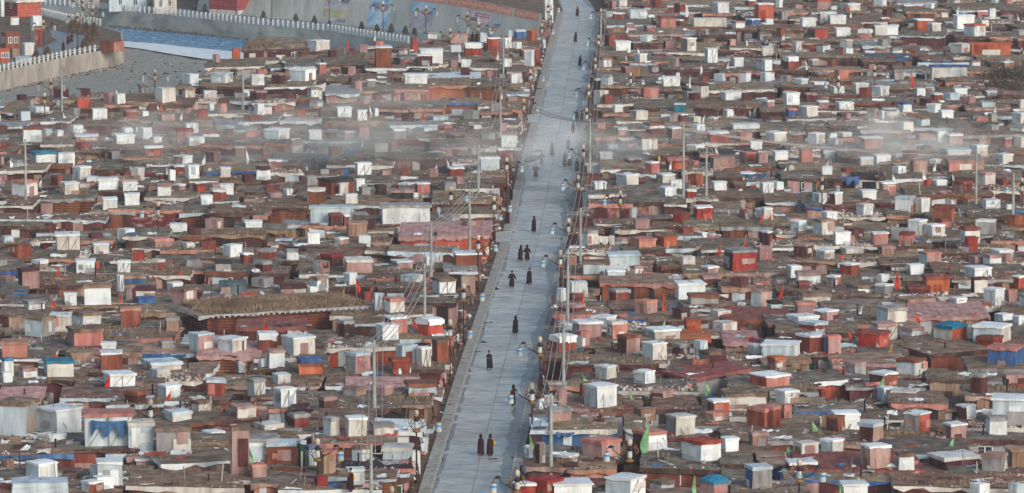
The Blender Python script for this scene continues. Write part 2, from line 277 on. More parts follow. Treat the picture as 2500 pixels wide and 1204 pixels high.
flags='''w 63 3 12;w 149 6 15;w 31 26 38;w 18 37 44;w 23 41 48;w 63 35 44;w 137 36 45;w 153 43 53;w 76 49 61;w 182 48 58;r 103 73 82;r 160 76 84;r 0 85 95;r 9 87 95;b 25 87 94;r 199 95 104;r 137 98 106;r 210 92 100;r 215 82 90;r 28 106 113;r 190 97 101;w 166 38 45;w 124 46 57;w 5 50 58'''),
'I': dict(o=(0,600), huts='''
9 -2 29 14 oRR;37 -2 49 6 mr;71 13 90 28 lwW .1;90 15 95 25 Ro;111 14 124 28 wwW .1;126 5 138 17 RrR .1;144 14 156 27 kRc .6;212 -2 230 13 wW;228 7 241 20 rRW .3;30 13 45 24 ppw;204 15 221 27 ggd .1;16 21 37 41 mpm .25;111 28 118 47 lw;112 31 139 38 bbk;61 45 73 59 lwW .1
78 36 106 58 wwk .1;128 39 148 55 ccm .1;128 53 148 58 bb;120 40 128 55 cp;159 35 174 46 lwW;163 40 187 59 ppe .5;207 33 236 49 GGG .1;23 67 51 90 lge .6;48 64 67 85 ccw .05;66 62 95 79 lce .45;7 67 24 82 kk .1;113 59 135 80 RRs .1;62 77 98 101 pse .25;0 90 26 109 ssk .1
96 94 110 102 wwW;61 100 86 116 kkk .3;94 100 117 121 RRW .1;99 109 115 120 ww;134 108 172 123 ccl .3;180 82 203 104 lpl .4;207 86 234 106 lcW .55;206 109 223 126 wWW .3;223 110 235 121 lw;39 108 70 129 lct .2;0 108 13 129 wwt;246 108 256 118 ww''',
houses='''
0 44 49 57 m e;190 246 99 108 L c .05;133 178 59 66 m k;120 178 97 105 l L;25 115 30 39 k g;145 180 24 30 m g;130 168 77 88 k g;95 165 82 90 k g;0 50 62 68 m e;40 71 7 14 m e;0 24 40 48 m e;165 205 20 26 m g''',
flags='''o 111 0 13;r 14 8 19;r 50 48 61;r 80 53 61;r 57 20 30;w 189 39 51;r 197 29 49;r 174 22 28;r 229 25 31;r 237 31 42;r 145 27 33;r 117 45 55;r 51 100 108;r 101 84 92;r 215 1 10;n 246 98 112'''),
'J': dict(o=(620,600), huts='''
56 14 72 28 cp;64 8 85 23 mmr .5;85 12 113 29 spc .1;161 10 172 22 ww;190 5 216 22 rRW .1;52 30 71 47 lwk;23 37 50 49 ccm .1;50 39 60 49 wW;86 26 98 40 lww;102 44 113 58 RR;114 45 124 65 ll;124 50 144 67 wcs .3;124 66 146 88 RsW .3;155 68 181 90 ooW .45;116 74 138 94 wWW .3
96 82 118 89 rRW;80 72 96 91 mmg;27 84 58 108 lcW .35;3 82 22 104 RRw .1;11 99 29 119 lwp .2;40 106 65 126 obb .2;87 102 111 126 gpl .4;131 107 149 126 rrr .1;135 93 156 117 ll;155 96 169 118 ccw;171 90 186 114 RRe;198 21 207 31 ss''',
houses='''
-14 46 75 80 m C .05;184 226 20 26 p v;147 190 47 56 p e;70 136 90 99 r u;95 120 71 76 m e;165 190 86 91 R e;30 64 36 39 m e;0 56 10 16 m e;110 182 28 33 k e;130 190 2 8 m e;120 186 36 42 m e;45 70 108 118 R e;75 100 64 69 k g;0 30 22 28 k e''',
flags='''r 98 30 45;y 86 40 49;r 112 37 51;r 145 42 55;r 121 60 75;r 152 68 80;r 9 70 82;r 20 104 117;n 3 98 113;r 29 42 48'''),
'K': dict(o=(1240,600), huts='''
72 15 96 30 lle .05;93 6 126 25 lll .1;92 22 112 33 llW;116 20 130 32 ccp;143 9 159 22 wrr .25;164 9 179 21 cc;206 3 238 27 mrg .25;185 19 201 30 ppW;184 29 203 42 mmp .2;235 0 252 16 pp;160 33 188 55 wWW .1;172 46 201 58 cgR .08;232 42 252 61 wp;58 33 77 51 ww
46 40 56 56 ww;59 49 72 56 mmR;48 57 74 67 mmp;121 52 143 69 pps .55;157 59 174 73 mdm;80 66 104 80 lWW .6;62 70 89 91 gpW .25;48 74 63 85 lww;94 72 114 92 psc .3;40 84 65 106 RRW .35;64 82 78 99 lps .4;104 85 126 106 mpR .4;131 77 164 93 lcW .3;129 91 152 113 lcW .4
169 70 184 85 ooR .1;193 60 213 76 cc;196 71 219 89 wc;183 100 210 120 pme .3;195 108 211 118 RR;178 90 191 109 ll;84 113 104 120 lWW .2;138 93 152 107 RR;230 94 242 106 lww''',
houses='''
58 94 2 7 s u;90 165 30 38 R s;151 191 82 89 R o;208 250 67 74 s C;207 238 87 94 k c;30 72 103 108 m e;145 185 15 20 k g;58 92 22 29 k e;100 150 55 62 k e;172 240 56 62 k e;105 160 66 72 k b;170 206 22 28 k g;65 110 55 60 d e;55 140 106 115 m g;180 210 81 87 m e;205 250 34 42 m g''',
flags='''r 72 41 57;r 147 46 65;r 46 19 31;r 111 69 81;r 203 0 8;n 150 70 84;n 45 86 93;r 225 0 3'''),
'L': dict(o=(1860,600), huts='''
53 3 70 15 lcW .4;0 1 9 15 pp;25 19 38 33 wWW .2;33 25 57 38 wwp .08;62 28 76 40 gpW .5;75 16 94 31 rRW .55;110 27 121 37 wW;82 37 110 56 lWe .35;109 36 125 49 ggW;120 32 133 44 mp;139 17 155 31 wWW .2;151 6 172 21 lps .3;198 9 214 20 pp;212 9 229 22 wwp;220 3 240 14 wWW .3
226 7 240 18 pp;195 19 220 33 lww .3;200 30 215 47 mcm .2;154 28 179 47 ooR .15;139 41 161 49 mmR;191 0 206 8 wr;239 28 252 43 RoW;180 49 196 62 lwW .3;213 40 232 60 lww .5;232 43 243 56 pps;34 36 46 44 mmR .1;36 44 65 58 cce .1;5 53 19 65 lld .3;32 54 51 68 pps .1
51 60 74 75 ppW;25 65 54 77 wwW;130 50 165 61 cmk .3;111 58 139 78 lcg .3;35 73 64 84 rRl .5;34 83 62 106 RRw;60 86 76 107 bps .2;0 90 39 110 lwW .8;93 81 122 101 roR .65;104 73 130 93 lcp .25;165 75 197 94 coT .5;202 73 241 97 lcW .65;223 64 240 75 lw;205 86 231 99 rrR .6
216 94 252 118 bbs .7;128 107 159 127 lcR .6;6 106 24 122 PPo;196 77 203 93 cc;240 66 252 78 lw''',
houses='''
0 26 66 74 p C;138 215 61 70 R c;137 218 95 105 R e .3;70 135 107 115 k e;0 52 10 17 m e;76 115 14 18 p u;115 152 14 18 m e;60 112 56 66 k g;62 112 67 77 k g;165 200 20 27 k e;0 35 17 25 m e;125 155 77 87 m s;100 137 101 108 k e;200 250 22 30 m e;60 100 40 50 k e''',
flags='''r 13 32 38;r 19 37 52;r 132 22 44;r 85 27 35;r 78 5 13;w 95 56 67;o 62 64 73;n 120 77 88;n 163 78 89;r 147 63 73;r 204 62 70;r 237 5 18;r 214 28 41;w 109 92 101;y 124 92 104;r 177 15 23;r 83 79 91;n 240 105 115'''),
'M': dict(o=(0,900), huts='''
97 2 128 21 lWW .25;142 -1 162 13 lc;150 14 171 31 lWW .4;195 10 214 30 RRl .1;119 22 138 36 mmR .6;-4 29 34 68 lge .75;34 34 76 67 lww .5;76 40 126 78 lls .1;120 50 146 82 llc .1;146 54 182 85 lge .1;219 56 237 104 gpe .1;234 64 265 93 wwg .1
182 31 200 44 cce;219 34 244 51 pcp .3;22 87 54 111 lwW .45;85 91 101 107 wg;90 86 117 116 wlW .1;88 101 108 118 wW .3;77 106 98 120 wRW;5 110 65 120 wl .1;36 62 61 74 wWW .5;0 88 13 98 kk;156 40 182 54 ccl;0 3 12 16 ww''',
houses='''
36 118 67 79 R e;0 66 75 84 m b;141 222 83 94 k e .2;125 228 104 116 m g;180 221 66 72 w e;178 200 31 35 k e;60 115 22 30 k e;214 252 10 18 k e;0 36 25 31 k c;215 250 42 50 k e;0 30 98 106 m e;110 140 96 104 k g''',
flags='''r 105 6 20;r 163 21 31;r 241 33 47;n 237 76 93'''),
'N': dict(o=(620,900), huts='''
17 4 35 18 lww .3;17 17 40 39 lWW .4;41 -6 65 9 ooR .1;31 43 53 61 mRg .35;86 45 107 69 ccW .2;131 -2 149 9 lW .4;151 12 181 28 llR .1;12 69 41 94 RRl .05;41 70 49 97 nnl;48 74 64 96 llb;60 78 78 104 kks;-4 91 12 108 sps .2;57 103 70 117 rrr;121 73 152 105 llc .9
153 78 167 101 wc;0 53 29 63 cc;25 113 36 120 WW;182 66 190 80 ll''',
houses='''
128 153 9 13 m e;90 155 15 23 s c;38 137 26 40 d g;128 183 26 36 k g;108 171 52 62 w W;58 131 63 73 m e;0 52 102 112 s e;0 50 20 28 k e;53 110 44 58 k g;153 190 62 70 s s;70 125 8 18 k e;95 120 110 117 g e''',
flags='''r 29 10 17;r 77 9 24;r 29 28 51;r 2 32 47;o 151 21 28'''),
'O': dict(o=(1240,900), huts='''
84 -4 104 14 lcW .5;120 1 141 19 lWW .5;73 13 104 41 lWW .4;191 29 211 48 RoW .25;203 21 247 44 cce .1;229 36 260 60 RRs .5;152 43 178 66 gcc .3;187 44 210 54 pps;119 58 153 82 mWs .4;72 66 107 88 pps .5;167 66 204 92 lWr .45;203 65 220 83 wWW .3;47 20 56 38 pp;26 27 35 41 lwm
34 26 44 38 ccW;93 100 132 122 lWW .6;68 14 76 30 RR;232 3 269 22 osW .4;20 102 54 121 rrr;40 113 80 121 wWW .1;0 116 22 121 rrW;183 105 211 121 ppT .5;11 74 19 86 llw;228 92 252 118 bgl .2;26 70 36 94 mp''',
houses='''
150 230 0 12 g C .3;175 210 50 57 s e;38 104 77 88 r e .02;128 206 79 97 R e;205 232 83 93 k e;108 178 14 23 d u;104 181 30 41 g e;25 80 33 45 k e;42 102 47 60 b e;112 130 48 60 k e;60 100 93 98 s s;210 250 24 33 k e;205 250 60 70 k g;206 230 100 108 R e;0 40 50 60 b l''',
flags='''n 72 6 13;n 145 8 15;n 117 23 32;n 188 12 25;n 87 60 67;n 22 62 76;n 133 50 82;n 56 103 113;n 180 102 119'''),
'P': dict(o=(1860,900), huts='''
104 2 131 19 mRW .45;175 9 196 25 pcp .5;14 19 36 37 wcW .35;111 17 128 34 lww .3;124 19 152 41 wcc .75;145 22 163 39 mRW .4;61 44 81 63 mRR .6;68 40 94 61 wWW .1;136 40 161 63 goW .55;187 34 205 52 mWw .5;220 24 258 57 lcW .85;215 46 234 67 wwg .1;174 51 195 69 ppW .3;94 52 117 73 mpl .5
57 66 78 87 lcW .5;95 71 123 98 ppW .3;161 80 209 101 mmc .3;211 81 236 102 ggp .7;234 75 256 98 kkk .2;76 112 101 121 wWW .1;110 103 141 115 lll;200 116 218 121 wW;236 117 252 121 wl;-2 36 19 60 RRs .6;18 34 29 53 ss;54 20 60 32 LL''',
houses='''
18 106 0 16 o e .38;40 153 86 99 w C;122 196 72 84 k e;25 131 100 108 m b;0 60 58 71 m e;0 36 82 93 b k;130 250 104 115 m g;190 250 64 70 g e;84 152 14 20 m e;125 175 26 36 k g;84 140 42 50 d e;100 160 58 68 k g;196 250 18 28 k g;35 95 36 42 k b;160 200 6 12 k g;0 40 52 57 m e;150 185 66 72 p e''',
flags='''n 117 6 19;n 67 37 44;n 49 49 62;n 137 41 52;r 168 54 61;n 182 64 77;n 24 72 84;n 74 108 119;n 218 107 117;n 245 113 119'''),
}
# ---------------------------------------------------------------- ground, river, road
M_conc = mat('road concrete', (184,184,178), (140,141,138), (212,212,205), scale=.9, rough=.45, bump=.25, bscale=9, var=0, streak=(.6, 1, 1), detail=9, spec=.5)
M_walk = mat('pavement slabs', (166,163,156), (134,130,124), (186,183,176), scale=1.4, bump=.5, var=0)
M_kerb = mat('kerb stone', (186,180,168), (150,144,134), None, scale=2, var=0)
M_soil = mat('trodden soil', (104,84,70), (72,58,50), (140,118,98), scale=.7, bump=1, bscale=4, var=0, rough=.97)
M_grav = mat('river gravel', (150,148,140), (118,117,111), (176,174,165), scale=2.6, bump=1, bscale=7, var=0, detail=12)
M_wallc = mat('river wall concrete', (174,176,170), (134,138,136), (198,196,188), scale=.22, bump=.4, bscale=3, var=0, streak=(1, 1, 1.6), detail=9)
M_wallp = mat('stained river wall', (172,160,150), (136,126,120), (192,184,174), scale=.35, bump=.4, bscale=3, var=0, streak=(1, 1, .5), detail=9)
M_balu = mat('balustrade stone', (196,200,198), (160,164,164), None, scale=3, var=0)
M_rock = mat('dark rock', (84,80,76), (54,52,52), (120,114,106), scale=1.5, bump=1, var=0)
M_black = mat('black iron', (34,30,34), var=0, rough=.5)
M_glass = mat('window glass', (46,54,62), (34,40,50), (70,82,90), rough=.12, bump=0, var=.2, spec=.6)
M_glassg = mat('green window glass', (62,92,82), (44,66,62), (92,120,106), rough=.15, bump=0, var=.15, spec=.6)
M_frame = mat('white window frame', (222,224,222), var=.05)
M_plank = mat('old plank', (150,128,108), (112,92,76), (178,156,134), scale=4)
def sheet(name, pts, m, z=None):
    b = MB(); tri = tessellate_polygon([[Vector((p[0], p[1], 0)) for p in pts]])
    k = b.mi(m); b.v = [(p[0], p[1], p[2] if z is None else z) for p in pts]
    for t in tri:
        a, c, d = (b.v[i] for i in t)
        if (c[0]-a[0])*(d[1]-a[1])-(c[1]-a[1])*(d[0]-a[0]) < 0: t = t[::-1]
        b.f.append(tuple(t)); b.m.append(k)
    return b.build(name)
RIV = [(-160,-8),(60,5),(100,12),(256,24),(410,38),(614,60),(804,77),(1004,108),(1060,118),(1060,148),(600,166),(500,190),(440,228),(300,250),(0,264),(-160,275),(-160,206),(0,178),(64,163),(128,149),(179,138),(240,127),(302,114),(300,80),(250,66),(160,52),(110,40),(20,20),(-160,4)]
rivw = [P(x, y, 0) for x, y in RIV]
outer = [(-700, 120, 0), (700, 120, 0), (700, 2600, 0), (-700, 2600, 0)]
allp = outer+rivw
tri = tessellate_polygon([[Vector((p[0], p[1], 0)) for p in outer], [Vector((p[0], p[1], 0)) for p in rivw]])
b = MB(); b.v = allp; k = b.mi(M_soil)
for t in tri:
    a, c, d = (allp[i] for i in t)
    if (c[0]-a[0])*(d[1]-a[1])-(c[1]-a[1])*(d[0]-a[0]) < 0: t = t[::-1]
    b.f.append(tuple(t)); b.m.append(k)
struct(b.build('ground'))
BED = -2.8
xs = [p[0] for p in rivw]; ys = [p[1] for p in rivw]
b = MB(); b.grid((min(xs)-4, min(ys)-4, BED), (max(xs)+4, min(ys)-4, BED), (max(xs)+4, max(ys)+4, BED), (min(xs)-4, max(ys)+4, BED), 60, 60, M_grav, .3, .12, .3)
struct(b.build('river_bed'))
m = mat('river water', (80,128,160), (40,84,124), (164,196,212), scale=1.1, rough=.5, bump=1, bscale=1.6, var=0, streak=(1, .5, 1), spec=.3)
m2 = mat('foam and painted sky sheen', (240,242,243), (176,190,200), (250,251,252), scale=1.2, rough=.3, bump=1, bscale=3, var=0, streak=(.4, 1, 1), detail=10)  # white of foam, with the sky's reflection painted into the colour
ZW = BED+.22
WAT = [(-160,30),(60,34),(235,62),(330,70),(422,80),(640,101),(800,122),(1000,142),(1058,152),(590,150),(470,132),(380,118),(300,110),(236,96),(150,76),(40,56),(-160,50)]
struct(sheet('river', [P(x, y, ZW) for x, y in WAT], m))
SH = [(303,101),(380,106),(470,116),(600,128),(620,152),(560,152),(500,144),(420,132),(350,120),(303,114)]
struct(sheet('river_foam_sheen', [P(x, y, ZW+.01) for x, y in SH], m2))
struct(sheet('river_foam_sheen', [P(x, y, ZW+.01) for x, y in [(-60,262),(75,256),(80,268),(-60,274)]], m2))
def ribbon(name, pts, zt, zb, m, thick=.4):
    b = MB()
    for (a, c) in zip(pts, pts[1:]):
        d = Vector((c[0]-a[0], c[1]-a[1], 0)); L = d.length; d.normalize(); nrm = Vector((d.y, -d.x, 0))
        rz = math.atan2(d.y, d.x)
        b.box(((a[0]+c[0])/2-nrm.x*thick/2, (a[1]+c[1])/2-nrm.y*thick/2, zb), (L+.02, thick, zt-zb), m, rz)
    return b
farw = [P(x, y, 0) for x, y in RIV[1:9]]
o = ribbon('river_wall', farw, .12, BED-.3, M_wallc).build('river_wall'); reg(o, '', 'wall', px=500, py=62, label='long grey concrete river wall on the far bank')
nearw = [P(x, y, 0) for x, y in [(-160,206),(0,178),(64,163),(128,149),(179,138),(240,127),(275,122)]]
o = ribbon('river_wall', nearw, .12, BED-.3, M_wallp).build('river_wall'); reg(o, '', 'wall', px=130, py=170, label='pinkish stained river wall on the near left bank')
leftw = [P(x, y, 0) for x, y in [(302,114),(300,80),(250,66),(160,52),(110,40),(20,20)]]
o = ribbon('river_wall', [P(275,122,0)]+leftw, .1, BED-.3, M_wallp).build('river_wall'); reg(o, '', 'wall', px=280, py=95, label='short river wall around the tip of the left bank')
townw = [P(x, y, 0) for x, y in [(1060,148),(600,166),(500,190),(440,228),(300,250),(0,264),(-160,275)]]
o = ribbon('river_wall', townw, .02, BED-.3, M_rock).build('river_wall'); reg(o, '', 'wall', px=380, py=238, label='low dark bank wall below the riverside cabins')
def balustrade(pts, step, label, px, py):
    root = empty('balustrade', (pts[0][0], pts[0][1], .12)); og = tuple(root.location)
    b = MB()
    for a, c in zip(pts, pts[1:]):
        for z in (.5, .85): b.tube([(a[0], a[1], .12+z), (c[0], c[1], .12+z)], .045, M_balu, 4)
    b.build('rail', root, og)
    acc = 0; n = 0
    for a, c in zip(pts, pts[1:]):
        L = math.hypot(c[0]-a[0], c[1]-a[1]); t = (step-acc) if n else 0
        while t < L and n < 99:
            x, y = a[0]+(c[0]-a[0])*t/L, a[1]+(c[1]-a[1])*t/L
            b = MB(); b.box((x, y, .12), (.32, .3, 1.05), M_balu); b.box((x, y, 1.17), (.38, .36, .1), M_balu, taper=.6)
            b.build('post', root, og); n += 1; t += step
        acc = (L-(t-step)) % step
    reg(root, '', 'balustrade', px=px, py=py, label=label)
balustrade(farw[1:-1], 1.3, 'white stone balustrade along the far river wall', 620, 50)
balustrade(nearw[1:6], 1.8, 'white stone balustrade along the near left river wall', 120, 150)
balustrade([P(100,36,0), P(160,50,0), P(250,64,0)], 1.2, 'short white balustrade behind the left bank road', 190, 55)
# rocks at the water's edge: uncountable
b = MB()
def stone(b, x, y, z, r, m, flat=.7):
    i = len(b.v); k = b.mi(m)
    vs = [(1,0,0),(-1,0,0),(0,1,0),(0,-1,0),(0,0,1),(0,0,-1)]
    b.v += [(x+vx*r*U(.6,1.2), y+vy*r*U(.6,1.2), z+vz*r*flat*U(.6,1.2)) for vx, vy, vz in vs]
    for f in ((0,2,4),(2,1,4),(1,3,4),(3,0,4),(2,0,5),(1,2,5),(3,1,5),(0,3,5)): b.f.append(tuple(i+t for t in f)); b.m.append(k)
for i in range(700):
    x = U(100, 700); yy = 62+(x-235)*.082+U(-1, 5) if x > 235 else 62+U(-3, 3)
    p = P(x, yy, BED+.1); stone(b, p[0], p[1], BED+.1, U(.15, .6), M_rock)
for i in range(700):
    x = U(0, 560); p = P(x, U(150, 258) if x > 300 else 215-x*.2+U(0, 12), BED); stone(b, p[0], p[1], BED, U(.1, .4), U(0,1) < .4 and M_rock or M_grav)
stuff(b.build('river_stones'), 'loose stones scattered along the river bed and its edges', 'stones')
# left bank road and plaza
struct(sheet('bank_road', [P(x, y, .01) for x, y in [(-20,168),(60,148),(160,128),(205,108),(205,88),(150,78),(122,72),(126,90),(140,98),(110,112),(0,150)]], mat('bank asphalt', (128,134,138), var=0, scale=.6, rough=.6)))
# far bank road
base = [(480,24),(560,33),(631,41),(737,50),(850,61),(950,72),(1094,92),(1180,105),(1310,124)]
hs = [6.4,6.4,6.4,6.4,6.3,6.2,6.2,6.0,5.4]
bw = [Vector(P(x, y, 0)) for x, y in base]
cw = [p+Vector((.14*h*1.3, h*1.3, h)) for p, h in zip(bw, hs)]
def slope(px, s, off=0.0):
    for i in range(len(base)-1):
        if base[i][0] <= px <= base[i+1][0] or i == len(base)-2:
            t = (px-base[i][0])/(base[i+1][0]-base[i][0])
            a = bw[i].lerp(bw[i+1], t); c = cw[i].lerp(cw[i+1], t)
            nn = Vector((0, -.61, .79)); return tuple(a.lerp(c, s)+nn*off)
m_emb = mat('embankment concrete', (172,174,166), (150,152,144), (188,188,178), scale=.25, bump=.35, bscale=2, var=0, streak=(2.2, .3, .3), detail=8)
b = MB()
for i in range(len(base)-1):
    b.quad(tuple(bw[i]), tuple(bw[i+1]), tuple(cw[i+1]), tuple(cw[i]), m_emb)
for i in range(len(base)-1):
    b.quad(tuple(cw[i]), tuple(cw[i+1]), tuple(cw[i+1]+Vector((0, 60, -.3))), tuple(cw[i]+Vector((0, 60, -.3))), M_soil)
b.quad(tuple(bw[-1]), tuple(bw[-1]+Vector((0, 70, 0))), tuple(cw[-1]+Vector((0, 60, -.3))), tuple(cw[-1]), m_emb)
struct(b.build('embankment_hill'))
b = MB()
for a, c in zip(bw, bw[1:]): b.tube([tuple(a+Vector((0, -.1, .1))), tuple(c+Vector((0, -.1, .1)))], .16, M_balu, 4)
reg(b.build('edging_kerb'), '', 'kerb', px=850, py=62, label='white kerb line along the foot of the sloped embankment')
pts = [P(x, y+10.5 if False else y, .006) for x, y in base]
fr = [P(x, y, .006) for x, y in [(60,4),(256,23),(410,37),(614,59),(804,76),(1004,107),(1060,117),(1200,133),(1310,140)]]
struct(sheet('far_bank_road', fr+[tuple(v) for v in [(p[0], p[1], .006) for p in pts[::-1]]]+[P(60,-6,.006)], mat('far bank asphalt', (128,138,144), var=0, scale=.6, rough=.55)))
# posters and banners lying on the embankment
def panel(name, x0, x1, s0, s1, m, off=.05, n=6):
    b = MB()
    for i in range(n):
        a, c = x0+(x1-x0)*i/n, x0+(x1-x0)*(i+1)/n
        b.quad(slope(a, s0, off), slope(c, s0, off), slope(c, s1, off), slope(a, s1, off), m)
    return b
def text(body, x0, x1, s0, s1, m, parent, og, name='lettering'):
    cu = bpy.data.curves.new(name, 'FONT'); cu.body = body; cu.size = 1; cu.align_x = 'LEFT'
    o = bpy.data.objects.new(name, cu); COL.objects.link(o)
    bpy.context.view_layer.update()
    dg = bpy.context.evaluated_depsgraph_get(); me = bpy.data.meshes.new_from_object(o.evaluated_get(dg))
    bpy.data.objects.remove(o)
    if not len(me.vertices): return
    co = np.empty(len(me.vertices)*3); me.vertices.foreach_get('co', co); co = co.reshape(-1, 3)
    mn, mx = co.min(0), co.max(0)
    for i, v in enumerate(me.vertices):
        u = (co[i][0]-mn[0])/(mx[0]-mn[0]); q = (co[i][1]-mn[1])/(mx[1]-mn[1])
        p = slope(x0+(x1-x0)*u, s0+(s1-s0)*q, .09); v.co = (p[0]-og[0], p[1]-og[1], p[2]-og[2])
    me.materials.clear(); me.materials.append(m)
    o = bpy.data.objects.new(name, me); COL.objects.link(o); o.parent = parent
m_ban = mat('faded red banner', (204,128,108), (188,108,92), (216,150,132), scale=.8, var=.04)
m_blet = mat('pale banner lettering', (232,190,172), var=0, bump=0)
m_psky = mat('printed sky', (148,182,204), (70,122,170), (196,208,214), scale=.22, var=.03, bump=0, detail=3)
m_pland = mat('printed landscape', (168,160,170), (120,116,132), (200,196,200), scale=.3, var=.05, bump=0)
m_pgr = mat('printed meadow', (172,168,138), (150,144,116), (196,180,150), scale=.4, var=0, bump=0)
m_pred = mat('printed red lettering', (176,62,66), var=0, bump=0)
m_pmt = mat('printed mountain', (104,116,124), var=0, bump=0, scale=.3)
def glyphs(x0, x1, s0, s1, n, m, parent, og):
    """illegible small writing: n close-set characters, each a few strokes"""
    b = MB(); wd = (x1-x0)/n
    for i in range(n):
        a = x0+wd*i+wd*.12; c = a+wd*.74
        for t in range(4):
            if U(0, 1) < .5:
                q = s0+(s1-s0)*U(.05, .85); u0, u1 = a, c; q1 = q+(s1-s0)*.14
            else:
                q = s0; q1 = s1; u0 = a+(c-a)*U(0, .8); u1 = u0+(c-a)*.18
            b.quad(slope(u0, q, .08), slope(u1, q, .08), slope(u1, q1, .08), slope(u0, q1, .08), m)
    b.build('lettering', parent, og)
for i, (a, c, n) in enumerate([(866,968,14), (974,1074,14), (1079,1168,16), (1169,1238,13), (1243,1303,12)]):
    root = empty('banner', slope((a+c)/2, .78)); og = tuple(root.location)
    panel('cloth', a, c, .79, .985, m_ban).build('cloth', root, og)
    glyphs(a+4, c-4, .84, .94, n, m_blet, root, og)
    reg(root, '', 'banner', group='faded red banners along the embankment crest', label=['faded red banner on the embankment crest, leftmost of the five', 'faded red banner on the crest, second from the left', 'faded red banner on the crest, middle one of five', 'faded red banner on the crest, second from the road', 'faded red banner on the crest, closest to the road'][i])
def poster(a, c, s0, s1, parts, label):
    root = empty('poster', slope((a+c)/2, s0)); og = tuple(root.location)
    for k, (nm, u0, u1, q0, q1, mm) in enumerate(parts):
        f = lambda u: a+(c-a)*u
        panel(nm, f(u0), f(u1), s0+(s1-s0)*q0, s0+(s1-s0)*q1, mm, .05+.012*k, 3).build(nm, root, og)
    reg(root, '', 'poster', label=label); return root, og
poster(785,842,.04,1.0,[('sheet',0,1,0,1,m_pland),('printed_meadow',0,1,.1,.32,m_pgr),('printed_sky',.4,.95,.55,1,m_psky),('printed_mountain',.62,1,.5,.8,m_pmt)],'large faded landscape poster on the embankment with tan foreground')
r, og = poster(893,945,.06,.8,[('sheet',0,1,0,1,m_psky)],'sky-blue poster with four red brush characters on the embankment')
text('人间净地', 899, 938, .44, .62, m_pred, r, og)
r, og = poster(997,1050,.1,.78,[('sheet',0,1,0,1,m_pland),('printed_sky',0,1,.55,1,m_psky)],'grey-lilac poster with a strip of blue sky on the embankment')
glyphs(1004, 1044, .48, .56, 6, m_pred, r, og)
poster(1138,1190,.44,.74,[('sheet',0,1,0,1,mat('pale pink sign', (206,176,182), var=0)),('printed_lines',.2,.95,.6,.66,m_pred),('printed_lines',.2,.95,.8,.86,m_pred),('printed_lines',.05,.35,.15,.45,m_pmt)],'pale pink sign with thin red lines on the embankment')
# ---------------------------------------------------------------- road
LE = [(1030,1290),(1053,1204),(1081,1112),(1145,900),(1194,750),(1242,600),(1258,530),(1278,443),(1314,300),(1327,230),(1350,128),(1376,33),(1372,20),(1362,0),(1340,-24),(1316,-40)]
RE = [(1222,1290),(1240,1204),(1255,1120),(1301,900),(1324,805),(1353,674),(1372,600),(1376,564),(1383,530),(1401,413),(1417,300),(1424,230),(1437,154),(1447,97),(1455,43),(1450,20),(1436,0),(1406,-24),(1372,-40)]
def ix(L, y):
    for (x0, y0), (x1, y1) in zip(L, L[1:]):
        if y1 <= y <= y0: return x0+(x1-x0)*(y-y0)/(y1-y0)
    return L[0][0] if y > L[0][1] else L[-1][0]
YS = [1290]+list(range(1260, 60, -30))+[55,43,33,20,8,0,-12,-24,-40]
b = MB()
rows = []
for y in YS:
    a, c = P(ix(LE, y), y, .008), P(ix(RE, y), y, .008); rows.append((a, c))
for (a, c), (d, e) in zip(rows, rows[1:]):
    b.quad(a, c, e, d, M_conc)
struct(b.build('road'))
M_joint = mat('tar joint', (136,138,136), var=0, bump=0); M_stain = mat('damp stain', (92,98,102), (76,82,86), (112,118,122), scale=2, var=0, bump=0, rough=.35)
b = MB(); ZJ = .012
ymax, ymin = rows[-1][0][1], rows[0][0][1]
def roadx(Y):
    for (a, c), (d, e) in zip(rows, rows[1:]):
        if a[1] <= Y <= d[1]:
            t = (Y-a[1])/(d[1]-a[1]+1e-9); return a[0]+(d[0]-a[0])*t, c[0]+(e[0]-c[0])*t
    return (rows[0][0][0], rows[0][1][0]) if Y < rows[0][0][1] else (rows[-1][0][0], rows[-1][1][0])
Y = ymin+1
while Y < ymax-30:
    l, r = roadx(Y); l2, r2 = roadx(Y+4.0)
    b.quad((l+.02, Y, ZJ), (r-.02, Y, ZJ), (r-.02, Y+.07, ZJ), (l+.02, Y+.07, ZJ), M_joint)
    q, q2 = l+(r-l)*.52, l2+(r2-l2)*.52
    b.quad((q, Y, ZJ+.003), (q+.06, Y, ZJ+.003), (q2+.06, Y+4, ZJ+.003), (q2, Y+4, ZJ+.003), M_joint)
    Y += 4.0
struct(b.build('road_joints'))
